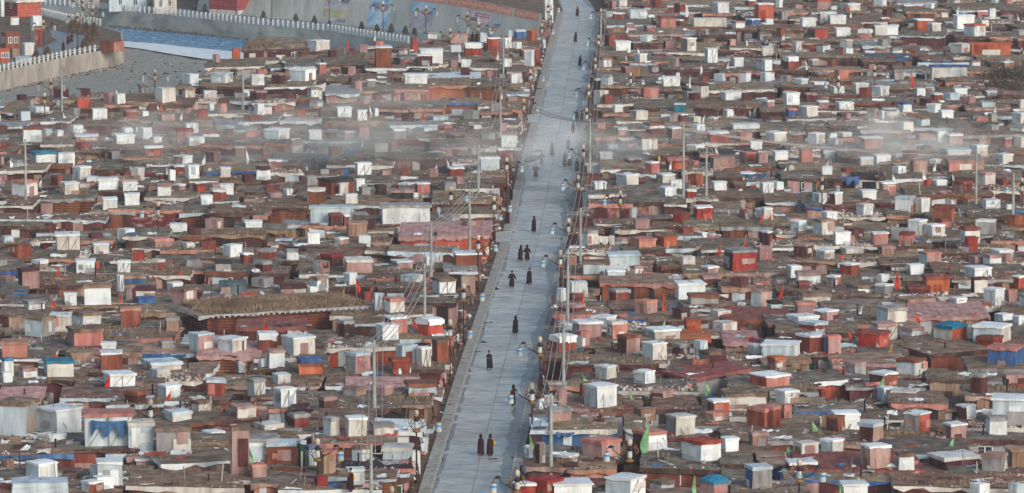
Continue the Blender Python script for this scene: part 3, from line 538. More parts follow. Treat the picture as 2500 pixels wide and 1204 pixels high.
# darker newer slabs and damp edges, flat on the concrete
b = MB()
M_slab = [mat('road slab tone %s' % w_, c_, None, None, scale=.9, rough=ro_, bump=.2, var=0, streak=(.6, 1, 1), detail=9, spec=.5) for w_, c_, ro_ in (('pale', (194,194,187), .45), ('dark', (170,171,167), .4), ('warm', (180,178,170), .5))]
Y = ymin+1; kk = 0
while Y < ymax-34:
    l, r = roadx(Y+.07); l2, r2 = roadx(Y+3.98); mid = .52
    for u0, u1 in ((.0, mid), (mid, 1.)):
        if U(0, 1) < .35:
            m = R_.choice(M_slab)
            b.quad((l+(r-l)*u0+.04, Y+.08, .0105), (l+(r-l)*u1-.04, Y+.08, .0105), (l2+(r2-l2)*u1-.04, Y+3.98, .0105), (l2+(r2-l2)*u0+.04, Y+3.98, .0105), m)
    Y += 4.0
struct(b.build('road_slabs'))
b = MB()
for i in range(380):
    Y = ymin+(ymax-40-ymin)*U(0, 1)**1.3; l, r = roadx(Y); side = U(0, 1) < .5
    w_ = U(.1, 1.0)*(1.0 if side else .7); d_ = U(.15, .9)
    n = 7; pts = []; w_ *= U(.2, 1); d_ *= U(.4, 1.6)
    cx_ = (l+.02) if not side else (r-.02); sg = 1 if not side else -1
    pts = [(cx_, Y-d_, .016)]+[(cx_+sg*w_*math.sin(math.pi*(t+.5)/n)*U(.5, 1.1), Y-d_+2*d_*(t+.5)/n, .016) for t in range(n)]+[(cx_, Y+d_, .016)]
    if sg < 0: pts = pts[::-1]
    b.poly(pts, M_stain)
Y = ymin+1; pw = .4
M_grime = mat('edge grime', (120,122,120), (88,90,90), (146,148,144), scale=1.5, var=0, bump=0, rough=.4, detail=10)
while Y < ymax-36:      # grime washed against the kerbs
    l, r = roadx(Y); l2, r2 = roadx(Y+1.5); nw = max(.08, min(1.1, pw+U(-.3, .3)))
    b.quad((r-pw, Y, .014), (r-.02, Y, .014), (r2-.02, Y+1.5, .014), (r2-nw, Y+1.5, .014), M_grime)
    if U(0, 1) < .8: b.quad((l+.02, Y, .014), (l+pw*.4, Y, .014), (l2+nw*.4, Y+1.5, .014), (l2+.02, Y+1.5, .014), M_grime)
    pw = nw; Y += 1.5
struct(b.build('road_stains'))
# pavements and kerbs
def pave(Ya, Yb, side, wid, name):
    b = MB(); k = MB(); Y = Ya
    while Y < Yb-.01:
        Z = min(Y+6, Yb); l, r = roadx(Y); l2, r2 = roadx(Z)
        a, c = (l, l2) if side < 0 else (r, r2); s = side
        def cell(bb, o0, o1, h, m):
            p = [(a+s*o0, Y, 0), (a+s*o1, Y, 0), (c+s*o1, Z, 0), (c+s*o0, Z, 0)]
            if s < 0: p = [p[1], p[0], p[3], p[2]]
            i = len(bb.v); bb.v += p+[(x, y, h) for x, y, _ in p]; q = bb.mi(m)
            for f in ((4,5,6,7),(0,1,5,4),(1,2,6,5),(2,3,7,6),(3,0,4,7)): bb.f.append(tuple(i+t for t in f)); bb.m.append(q)
        cell(k, 0, .16, .15, M_kerb); cell(b, .162, wid, .13, M_walk); Y = Z
    struct(b.build(name)); struct(k.build('kerb'))
Yp = lambda y: P(1300, y, 0)[1]
pave(Yp(1290), Yp(592), -1, 1.02, 'pavement'); pave(Yp(562), Yp(300), -1, 1.0, 'pavement'); pave(Yp(276), Yp(30), -1, 1.2, 'pavement')
pave(Yp(1290), Yp(40), 1, .75, 'pavement')
struct(sheet('side_street', [P(x, y, .009) for x, y in [(1248,592),(1253,562),(1215,566),(1120,572),(1120,590)]], M_conc))
struct(sheet('side_street', [P(x, y, .009) for x, y in [(1316,300),(1320,276),(1290,280),(1230,284),(1230,298)]], M_conc))
# ---------------------------------------------------------------- the town: cabins and box huts
GX0, GY0, GS = -130.0, 350.0, .5
GNX, GNY = 620, 1500
HM = np.zeros((GNX, GNY), np.float32)        # roof height map
ZM = np.full((GNX, GNY), 2.45, np.float32)   # highest roof allowed
BLK = np.zeros((GNX, GNY), bool)             # no cabins (road, river)
def cell(x, y): return int((x-GX0)/GS), int((y-GY0)/GS)
def inside(x, y, pts):
    c = False; n = len(pts); j = n-1
    for i in range(n):
        xi, yi = pts[i][0], pts[i][1]; xj, yj = pts[j][0], pts[j][1]
        if (yi > y) != (yj > y) and x < (xj-xi)*(y-yi)/(yj-yi)+xi: c = not c
        j = i
    return c
def cells(pts):
    xs = [p[0] for p in pts]; ys = [p[1] for p in pts]
    i0, j0 = cell(min(xs), min(ys)); i1, j1 = cell(max(xs), max(ys))
    for i in range(max(i0, 0), min(i1+1, GNX)):
        for j in range(max(j0, 0), min(j1+1, GNY)):
            if inside(GX0+(i+.5)*GS, GY0+(j+.5)*GS, pts): yield i, j
BANK = [(-600,262),(0,262),(300,246),(440,222),(480,180),(560,163),(600,152),(780,140),(900,132),(1010,118),(1100,112),(1180,96),(1240,88),(1310,62),(1316,40),(1316,-60)]
def is_river(px, py):
    if px > 1316: return False
    for (x0, y0), (x1, y1) in zip(BANK, BANK[1:]):
        if x0 <= px <= x1: return py < y0+(y1-y0)*(px-x0)/max(1, x1-x0)
    return py < 262
for i in range(GNX):
    for j in range(GNY):
        x, y = GX0+(i+.5)*GS, GY0+(j+.5)*GS
        px, py = Q(x, y, 1.0)
        l, r = roadx(y)
        if l-1.75 < x < r+1.3 or px < -160 or px > 2660: BLK[i, j] = True
        elif py < 275 and is_river(px, py): BLK[i, j] = True
for i, j in cells([P(x, y) for x, y in [(1240,597),(1240,560),(1120,560),(1120,597)]]): BLK[i, j] = True
for i, j in cells([P(x, y) for x, y in [(1320,302),(1320,276),(1230,280),(1230,302)]]): BLK[i, j] = True
ROOFS = {  # roof material, edge code, grass per m2, stones per m2
 'e': ('e', None, .35, .5), 'g': ('e', None, 9, .3), 'M': ('e', None, 14, .6), 'v': ('g', 'l', 0, 2), 'c': ('z', 'z', 0, .2), 'C': ('C', 'C', 0, .3),
 'u': ('e', 'c', 0, 9), 't': ('G', 'b', 0, .5), 'b': ('e', 'b', .4, .5), 'k': ('k', 'k', 0, .5), 'd': ('d', None, .6, 1), 'W': ('w', 'w', 0, 2.5),
 'L': ('k', 'b', 0, .6), 's': ('k', 's', 0, 1), 'o': ('o', 'o', 0, .3), 'R': ('e', 'R', .3, .4), 'l': ('l', 'l', 0, 1),
}
ROOFW = {'e': 'earth roof', 'g': 'dry grass roof', 'M': 'high grassy mound roof', 'v': 'pale roof', 'c': 'pink corrugated roof', 'C': 'red corrugated roof', 'u': 'rubble-strewn roof', 't': 'tarp roof', 'b': 'blue-edged earth roof',
 'k': 'plank roof', 'd': 'black roof', 'W': 'white plastic roof', 'L': 'plank roof', 's': 'salmon-edged roof', 'o': 'orange cloth roof', 'R': 'red-edged roof', 'l': 'pale sheet roof'}
GRASS, RUB = [], []          # scatter lists filled while roofs are laid
CABINS, HUTS = [], []
M_roofv = [mat('roof earth tone %s' % nm, *c, scale=.8, rough=.96, bump=1, bscale=5, var=.15) for nm, c in (
 ('brown', ((122,101,86), (84,68,58), (158,136,118))), ('grey', ((118,106,95), (84,74,66), (154,142,130))), ('tan', ((140,117,96), (104,85,70), (172,150,128))), ('rust', ((126,96,80), (90,67,56), (158,128,110))))]
def add_cabin(quad, z, wl, wr, roof, px, py, big=False, wins=None, z0=0.0, doors=True, area=0):
    CABINS.append(dict(feat=(wl in 'obnQP' or roof in 'McCW' or big), q=quad, z=z, wl=wl, wr=wr, roof=roof, px=px, py=py, big=big, wins=wins, z0=z0, doors=doors))
    for i, j in cells(quad):
        if HM[i, j] < z: HM[i, j] = z
def shade_front(quad, z, vis=1.35):
    """roofs in front of this cabin stay low enough to leave its wall in view"""
    y0 = min(quad[0][1], quad[1][1]); xa, xb = quad[0][0]+.3, quad[1][0]-.3
    dep = DEP(y0, z); zv = max(.12, z-vis); t = 0
    ia, _ = cell(xa, y0); ib, _ = cell(xb, y0)
    while t < 20:
        h = zv+t*math.tan(dep)
        if h > 2.4: break
        _, j = cell(xa, y0-t-.25)
        if 0 <= j < GNY:
            for i in range(max(ia, 0), min(ib, GNX)): ZM[i, j] = min(ZM[i, j], max(.15, h))
        t += GS
def frame_quad(px0, px1, py, z, depth, s=None, phi=None):
    """footprint in world: front-left, front-right, back-right, back-left"""
    k = None
    if s is None or s <= .06:
        a = P(px0, py, z); c = P(px1, py, z)
        if s is None: c = (c[0], c[1]+U(-.05, .05)*min(12, c[0]-a[0]), c[2])
        d = Vector((c[0]-a[0], c[1]-a[1])); n = Vector((-d.y, d.x)).normalized()*depth
        j = lambda: U(-.12, .12) if s is None else 0
        return [(a[0], a[1]), (c[0], c[1]), (c[0]+n.x+j(), c[1]+n.y+j()), (a[0]+n.x+j(), a[1]+n.y+j())]
    xc = px0+s*(px1-px0); C = P(xc, py, z); k = ppm(C[1], z)
    Lw, Rw = s*(px1-px0)/k, (1-s)*(px1-px0)/k
    if phi is None: phi = max(math.radians(6), min(math.radians(84), math.atan2(s, 1-s)))
    a = Lw/math.sin(phi); b_ = Rw/math.cos(phi)
    if depth: 
        if s < .5: a = min(a, depth) if phi < 1.4 else a
        else: b_ = min(b_, depth)
    rx, ry = math.cos(phi), math.sin(phi); lx, ly = -math.sin(phi), math.cos(phi)
    # order: left corner, front corner, right corner, back corner
    return [(C[0]+lx*a, C[1]+ly*a), (C[0], C[1]), (C[0]+rx*b_, C[1]+ry*b_), (C[0]+rx*b_+lx*a, C[1]+ry*b_+ly*a)]
# surveyed cabins
FEAT = [(420, 895, 715, 825)]
for T, d in TILES.items():
    ox, oy = d['o']
    for e in d['houses'].replace('\n', ';').split(';'):
        t = e.split()
        if not t: continue
        x0, x1, yb, ye = (float(v) for v in t[:4]); wall, roof = t[4], t[5]; s = float(t[6]) if len(t) > 6 else None
        x0, x1 = ox+x0*2.56, ox+x1*2.56; yb, ye = oy+yb*2.56, oy+ye*2.56
        z = 2.3+U(-.12, .22)
        Yb, Ye = P(x0, yb, z)[1], P(x0, ye, z)[1]
        dep = max(3.0, min(Yb-Ye, 9.0))
        if roof == 'M': z += .2
        # clear of the road
        l, r = roadx(Ye)
        A, B_ = P(x0, ye, z), P(x1, ye, z)
        lo, hi = l-1.75, r+1.3
        if A[0] < hi and B_[0] > lo:
            if lo-A[0] > B_[0]-hi: x1 = Q(lo, Ye, z)[0]
            else: x0 = Q(hi, Ye, z)[0]
        if x1-x0 < 12: continue
        ph = math.radians(24) if (T == 'I' and s == .18) else None
        q = frame_quad(x0, x1, ye, z, dep if s is None or s <= .06 else None, s, ph)
        if s is not None and s > .06: q = q  # left, front, right, back
        if s is None or s <= .06:
            for _ in range(4):
                over_ = [(lo_-p[0] if p[0] < (roadx(p[1])[0]+roadx(p[1])[1])/2 else hi_-p[0]) for p in q for lo_, hi_ in [(roadx(p[1])[0]-1.7, roadx(p[1])[1]+1.25)] if lo_ < p[0] < hi_]
                if not over_: break
                sh = max(over_, key=abs); q = [(p[0]+sh, p[1]) for p in q]
        if wall in 'LQboPn' or roof == 'M' or (s and s > .06): FEAT.append((x0, x1, ye-8, ye+45))
        add_cabin(q, z, wall, wall, roof, (x0+x1)/2, (ye+yb)/2)
        shade_front([min(q), max(q)] if s and s > .06 else q, z, 2.15 if wall in 'oLQb' else 1.75 if s or wall in 'PnRr' else 1.45)
# the long log house
q = frame_quad(424, 889, 772, 2.75, None, .175, math.radians(24))
add_cabin(q, 2.75, 'L', 'L', 'M', 650, 755, big=True); LOGHOUSE = CABINS[-1]
i_, j_ = cell(q[1][0], q[1][1])
for i in range(*sorted((cell(q[0][0], 0)[0], cell(q[2][0], 0)[0]))):
    x = GX0+i*GS
    yf = q[1][1]+(x-q[1][0])*((q[2][1]-q[1][1])/(q[2][0]-q[1][0])) if x > q[1][0] else q[1][1]+(q[1][0]-x)*((q[0][1]-q[1][1])/(q[1][0]-q[0][0]))
    t = 0
    while t < 19:
        h = .45+t*math.tan(DEP(yf)); 
        if h > 2.4: break
        j = cell(x, yf-t)[1]; ZM[i, j] = min(ZM[i, j], max(.3, h)); t += GS
# huts
for T, d in TILES.items():
    ox, oy = d['o']
    for e in d['huts'].replace('\n', ';').split(';'):
        t = e.split()
        if not t: continue
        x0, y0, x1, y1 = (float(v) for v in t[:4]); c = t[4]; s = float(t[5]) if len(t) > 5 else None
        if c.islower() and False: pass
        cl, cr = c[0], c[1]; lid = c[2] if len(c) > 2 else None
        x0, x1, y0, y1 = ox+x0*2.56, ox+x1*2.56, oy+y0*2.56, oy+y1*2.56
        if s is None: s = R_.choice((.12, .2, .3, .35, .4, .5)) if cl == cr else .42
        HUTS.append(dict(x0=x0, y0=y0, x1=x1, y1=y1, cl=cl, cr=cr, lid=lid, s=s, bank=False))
for e in '2 -3 37 17 mR .4;0 30 19 47 RR .3;29 27 40 44 cRs .4;20 41 32 53 wcw .3;10 46 19 56 kk .2;-3 46 9 60 oo .3;28 15 40 25 www .3;8 16 18 24 sws .2;0 -2 4 16 ww;11 54 30 60 gl .2;68 -5 95 7 ggg .1;100 -7 140 11 glg .1;142 -6 168 13 gcg .2'.split(';'):
    t = e.split(); x0, y0, x1, y1 = (float(v)*2.56 for v in t[:4]); c = t[4]
    if e.startswith('2 -3'): continue
    HUTS.append(dict(x0=x0, y0=y0, x1=x1, y1=y1, cl=c[0], cr=c[1], lid=c[2] if len(c) > 2 else None, s=float(t[5]) if len(t) > 5 else .3, bank=True))
HUTS.sort(key=lambda h: -h['y1'])
for h in HUTS:
    z = 0.0 if h['bank'] else 2.3
    xm = (h['x0']+h['x1'])/2
    if not h['bank']:
        xc = h['x0']+h['s']*(h['x1']-h['x0'])
        for it in range(3):
            p = P(xc, h['y1']-2, z); i, j = cell(p[0], p[1]+.4)
            if 0 <= i < GNX and 0 <= j < GNY:
                if BLK[i, j]: z = .1 if not roadx(p[1])[0] < p[0] < roadx(p[1])[1] else .02; break
                if HM[i, j] > 0: z = float(HM[i, j]); continue
                z = float(max(.35, min(ZM[i, j], 2.3)))
    h['z'] = z
    C = P(h['x0']+h['s']*(h['x1']-h['x0']), h['y1'], z); k = ppm(C[1], z)
    W = (h['x1']-h['x0'])/k
    q = frame_quad(h['x0'], h['x1'], h['y1'], z, 2.6 if W > 2.6 else None, h['s'] if h['s'] > .06 else .061)
    if h['s'] <= .06:
        dd = min(2.2, W)
        a = P(h['x0'], h['y1'], z); c = P(h['x1'], h['y1'], z); q = [(a[0]-.01, a[1]+dd), (a[0], a[1]), (c[0], c[1]), (c[0]+.01, c[1]+dd)]
    yb = max(p[1] for p in q); top = Q(C[0], C[1], z)[1]-Q(C[0], yb, z)[1]
    if not h['bank']:
        l, r = roadx(C[1]); xa, xb = min(p[0] for p in q), max(p[0] for p in q); lo, hi = l-1.3, r+.85
        if xa < hi and xb > lo:
            sh = (lo-xb) if (xa+xb)/2 < (l+r)/2 else (hi-xa)
            q = [(p[0]+sh, p[1]) for p in q]
    h['q'] = q; h['h'] = min(4.2, max(.75, ((h['y1']-h['y0'])-top)/(k*math.cos(DEP(C[1]))))); h['px'] = xm; h['py'] = (h['y0']+h['y1'])/2; h['area'] = (h['x1']-h['x0'])*(h['y1']-h['y0'])
    if h['bank'] or z < .3: continue
    i, j = cell(C[0], C[1]+.4)
    if 0 <= i < GNX and 0 <= j < GNY and HM[i, j] == 0 and not BLK[i, j]:
        # a low cabin to stand on
        xs = [p[0] for p in q]; x_a, x_b = min(xs), max(xs); y_a, y_b = C[1], yb
        wl, wr = U(.3, 2.6), U(.3, 2.6); fr_ = U(.15, .9); bk = U(.4, 2.2)
        while wl > .3 and BLK[max(0, cell(x_a-wl, y_a)[0]), j]: wl -= .4
        while wr > .3 and BLK[min(GNX-1, cell(x_b+wr, y_a)[0]), j]: wr -= .4
        zz = z+U(-.05, .03); h['z'] = zz
        jt = lambda: U(-.25, .25)
        cq = [(x_a-wl, y_a-fr_+jt()), (x_b+wr, y_a-fr_+jt()), (x_b+wr+jt(), y_b+bk+jt()), (x_a-wl+jt(), y_b+bk+jt())]
        add_cabin(cq, zz, *R_.choice(('mm', 'mm', 'RR', 'aa', 'aa', 'pp', 'gg', 'kk', 'PP', 'mm')), R_.choice('eeeeeegggueR'), h['px'], h['y1']+8)
# fill the rest of the town
def try_fill(x, y, w_, d_, need, gap):
    n = tot = 0; zz = 9
    i0, j0 = cell(x-gap, y-gap); i1, j1 = cell(x+w_+gap, y+d_+gap)
    if i0 < 0 or j0 < 0 or i1 >= GNX or j1 >= GNY: return False
    sub = HM[i0:i1, j0:j1]; blk = BLK[i0:i1, j0:j1]
    if blk.any(): return False
    if (sub == 0).mean() < need: return False
    zz = float(np.percentile(ZM[i0:i1, j0:j1], 6)); z = min(zz, 2.3+U(-.75, .3))
    if z < .5: return False
    jt = lambda: U(-.3, .3); an = U(-.13, .13) if U(0, 1) < .75 else U(-.3, .3); ca, sa = math.cos(an), math.sin(an); mx, my = x+w_/2, y+d_/2
    q = [(mx+(a-mx)*ca-(b_-my)*sa, my+(a-mx)*sa+(b_-my)*ca) for a, b_ in [(x, y+jt()), (x+w_, y+jt()), (x+w_+jt(), y+d_+jt()), (x+jt(), y+d_+jt())]]
    px, py = Q(x+w_/2, y+d_/2, z)
    if z < 1.2: roof = R_.choice('eeeggkvull')
    else: roof = R_.choice('eeeeeeeeegggkvudbsRR')
    c = R_.choice('mmmmmRRaapppgPLLcdm'); add_cabin(q, z, c, c, roof, px, py)
    if z > 1.9 and U(0, 1) < .55: shade_front(q, z, U(.5, 1.3))
    return True
for need, gap, ws, ds, tries in ((1.0, .8, (4, 9), (4, 7), 1), (1.0, .45, (3, 6), (3, 5), 1), (1.0, .3, (2.2, 4.0), (2.0, 3.4), 1)):
    Y = P(0, -40, 2.3)[1]
    while Y > P(0, 1250, 2.3)[1]:
        xa, xb = P(-60, 600)[0], 0
        half = (1330)/F_PX*(Y+12); X = -half+U(0, 2)
        while X < half:
            w_, d_ = U(*ws), U(*ds)*(1+.35*max(0, (Y-520)/380))
            if try_fill(X, Y+U(-.5, .5), w_, d_, need, gap): X += w_+gap+U(.1, .8)
            else: X += .75
        Y -= 1.2
fillers = 0
for _ in range(9000):
    if fillers >= 190: break
    Y = P(0, 1240, 2)[1]+U(0, 1)**1.15*(P(0, 0, 2)[1]-P(0, 1240, 2)[1]); X = U(-1, 1)*1290/F_PX*Y; i, j = cell(X, Y)
    if not (0 <= i < GNX and 0 <= j < GNY) or BLK[i, j] or HM[i, j] < .5 or BLK[max(0, i-4), j] or BLK[min(GNX-1, i+4), j]: continue
    z = float(HM[i, j]); k = ppm(Y, z); W = U(1.3, 2.4); H = U(.8, 1.6); x, y = Q(X, Y, z); x0, x1, y0, y1 = x-W*k/2, x+W*k/2, y-H*k, y
    if any(h['x0']-6 < x1 and h['x1']+6 > x0 and h['y0']-5 < y1 and h['y1']+5 > y0 for h in HUTS): continue
    if any(a0 < x < a1 and b0 < y1 and y0 < b1 for a0, a1, b0, b1 in FEAT): continue
    s = R_.choice((.15, .3, .45, .6)); c = R_.choice(('mm', 'RR', 'pp', 'PP', 'gg', 'kk', 'aa', 'cc', 'll', 'lc', 'gp', 'cc', 'mp', 'ww', 'lw', 'gg')); lid = R_.choice((None, None, 'w', 'e', 'g', 'p'))
    phi = max(math.radians(6), min(math.radians(84), math.atan2(s, 1-s)))
    q = frame_quad(x0, x1, y1, z, 2.0, s); xm = (x0+x1)/2
    HUTS.append(dict(x0=x0, y0=y0, x1=x1, y1=y1, cl=c[0], cr=c[1], lid=lid, s=s, bank=False, z=z, q=q, h=H, px=xm, py=(y0+y1)/2, area=(x1-x0)*(y1-y0))); fillers += 1
print('cabins', len(CABINS), 'huts', len(HUTS))
# ---------------------------------------------------------------- building them
def strips(b, A, B_, z0, z1, m, n, off):
    """thin battens tacked over the sheeting"""
    dx, dy = B_[0]-A[0], B_[1]-A[1]; L = math.hypot(dx, dy); nx, ny = dy/L, -dx/L
    for i in range(n):
        u = U(.08, .92); z = z0+(z1-z0)*U(.15, .8); a = U(-.6, .6) if U(0, 1) < .6 else U(-1.5, 1.5); ln = U(.15, .45)
        u0, u1 = u-ln*math.sin(a)/L, u+ln*math.sin(a)/L; q0, q1 = z-ln*math.cos(a)*.8, z+ln*math.cos(a)*.8
        q0, q1 = max(z0, q0), min(z1, q1); u0 = min(1, max(0, u0)); u1 = min(1, max(0, u1)); t = .025/L
        f = lambda uu, zz: (A[0]+dx*uu+nx*off, A[1]+dy*uu+ny*off, zz)
        b.quad(f(u0-t, q0), f(u0+t, q0), f(u1+t, q1), f(u1-t, q1), m)
def wall_face(b, A, B_, z0, z1, c, nseg=3, jit=.03, inset=0):
    m = wm(c)
    if c == 'L':
        dx, dy = B_[0]-A[0], B_[1]-A[1]; L = math.hypot(dx, dy) or 1; nx, ny = dy/L, -dx/L
        n = max(4, int((z1-z0)/.24)); prev = None
        for i in range(n*3+1):
            z = z0+(z1-z0)*i/(n*3); o = (.0, .1, .1)[i % 3]
            cur = ((A[0]+nx*o, A[1]+ny*o, z), (B_[0]+nx*o, B_[1]+ny*o, z))
            if prev: b.quad(prev[0], prev[1], cur[1], cur[0], m)
            prev = cur
        return
    if c in 'k' and (z1-z0) > .6:
        n = max(3, int(math.hypot(B_[0]-A[0], B_[1]-A[1])/.35))
        dx, dy = B_[0]-A[0], B_[1]-A[1]; L = math.hypot(dx, dy) or 1; nx, ny = dy/L, -dx/L
        for i in range(n):
            u0, u1 = i/n, (i+.94)/n; o = U(0, .05)
            b.quad((A[0]+dx*u0+nx*o, A[1]+dy*u0+ny*o, z0), (A[0]+dx*u1+nx*o, A[1]+dy*u1+ny*o, z0), (A[0]+dx*u1+nx*o, A[1]+dy*u1+ny*o, z1), (A[0]+dx*u0+nx*o, A[1]+dy*u0+ny*o, z1), m)
        b.quad((A[0]-nx*.03, A[1]-ny*.03, z0), (B_[0]-nx*.03, B_[1]-ny*.03, z0), (B_[0]-nx*.03, B_[1]-ny*.03, z1), (A[0]-nx*.03, A[1]-ny*.03, z1), wm('a'))
        return
    b.grid((A[0], A[1], z0), (B_[0], B_[1], z0), (B_[0], B_[1], z1), (A[0], A[1], z1), nseg, 3, m, jit, jit*.6, 0)
def window(A, B_, u, w_, z0, z1, parent, og, glass=None, out=.05):
    dx, dy = B_[0]-A[0], B_[1]-A[1]; L = math.hypot(dx, dy); nx, ny = dy/L, -dx/L; tx, ty = dx/L, dy/L
    cx, cy = A[0]+dx*u, A[1]+dy*u
    def bar(b, s0, s1, a, c, o, m):
        p = [(cx+tx*s0+nx*o, cy+ty*s0+ny*o), (cx+tx*s1+nx*o, cy+ty*s1+ny*o)]; r = [(x-nx*o, y-ny*o) for x, y in p]
        i = len(b.v); b.v += [(*p[0], a), (*p[1], a), (*p[1], c), (*p[0], c), (*r[0], a), (*r[1], a), (*r[1], c), (*r[0], c)]
        k = b.mi(m)
        for f in ((0,1,2,3),(1,5,6,2),(4,0,3,7),(3,2,6,7),(4,5,1,0)): b.f.append(tuple(i+t for t in f)); b.m.append(k)
    root = empty('window', (0, 0, 0)); root.parent = parent
    b = MB(); t = .09
    bar(b, -w_/2, w_/2, z1-t, z1, out, M_frame); bar(b, -w_/2, w_/2, z0, z0+t, out, M_frame)
    for s in (-w_/2+t/2, 0, w_/2-t/2): bar(b, s-t/2, s+t/2, z0+t, z1-t, out-.004, M_frame)
    b.build('frame', root, og)
    b = MB(); bar(b, -w_/2+t, w_/2-t, z0+t, z1-t, out-.03, glass or M_glass); b.build('pane', root, og)
def roof_mesh(q, z, code, over=.28, thick=.16, b=None, mound=0.0, edge=None, m=None, tilt=False):
    b = b or MB(); cx = sum(p[0] for p in q)/4; cy = sum(p[1] for p in q)/4
    Q4 = []
    for p in q:
        dx, dy = p[0]-cx, p[1]-cy; L = math.hypot(dx, dy) or 1; Q4.append((p[0]+dx/L*over*1.3, p[1]+dy/L*over*1.3, z))
    wx = math.hypot(Q4[1][0]-Q4[0][0], Q4[1][1]-Q4[0][1]); wy = math.hypot(Q4[3][0]-Q4[0][0], Q4[3][1]-Q4[0][1])
    nx, ny = max(2, min(18, int(wx/.7))), max(2, min(10, int(wy/.8)))
    corr = code in 'cC'
    if corr: nx = max(6, min(60, int(wx/.33))); ny = 3
    i0, W = b.grid(*Q4, nx, ny, m, .08 if not corr else 0, .035 if not corr else 0, .1 if not corr else .01)
    tx, ty = (U(-.03, .03), U(.0, .05)) if m is not None and tilt else (0, 0)
    for j in range(ny+1):
        for i in range(W):
            v = b.v[i0+j*W+i]; e = math.sin(math.pi*i/nx)*math.sin(math.pi*j/ny)
            dz = mound*e**.5 if mound else .08*e
            if corr: dz = .03*(i % 2)+.3*j/ny
            dz += tx*(i/nx-.5)*wx+ty*(j/ny)*wy
            b.v[i0+j*W+i] = (v[0], v[1], v[2]+thick+dz)
    # skirt all round, ragged
    ring = [i0+i for i in range(nx)]+[i0+j*W+nx for j in range(ny)]+[i0+ny*W+i for i in range(nx, 0, -1)]+[i0+j*W for j in range(ny, 0, -1)]
    me = edge or m; k = b.mi(me); low = []
    for r in ring:
        v = b.v[r]; d = thick*U(.6, 1.5)+(U(-.02, .3) if edge else 0); low.append(len(b.v)); b.v.append((v[0]+U(-.03, .03), v[1]+U(-.03, .03), v[2]-d))
    n = len(ring)
    for t in range(n):
        a, c = ring[t], ring[(t+1) % n]; b.f.append((low[t], low[(t+1) % n], c, a)); b.m.append(k)
    b.f.append(tuple(low[::-1])); b.m.append(b.mi(m))
    return b
def seen(q, z):
    pts = [Q(p[0], p[1], z) for p in q]; return max(p[0] for p in pts) > -10 and min(p[0] for p in pts) < 2510 and max(p[1] for p in pts) > -30
CABINS = [c for c in CABINS if seen(c['q'], c['z'])]
for c in CABINS:
    pts = [Q(p[0], p[1], c['z']) for p in c['q']]
    xs = [min(2500, max(0, p[0])) for p in pts]; ys = [min(1204, max(0, p[1])) for p in pts]
    c['size'] = (max(xs)-min(xs))*(max(ys)-min(ys)+ppm(c['q'][0][1])*.8)
order = sorted(CABINS, key=lambda c: -c['size']*(4 if c['feat'] else 1)); KEEPC = set(id(c) for c in order[:290])
far_cab = MB()
SHEETM = {x: wm(x) for x in 'wclpsRbtgGkodWma'}
def edge_for(c):
    e = ROOFS[c['roof']][1]
    if e: return wm(e)
    return wm(R_.choice('aaaaacpksc' 'asglwml'))
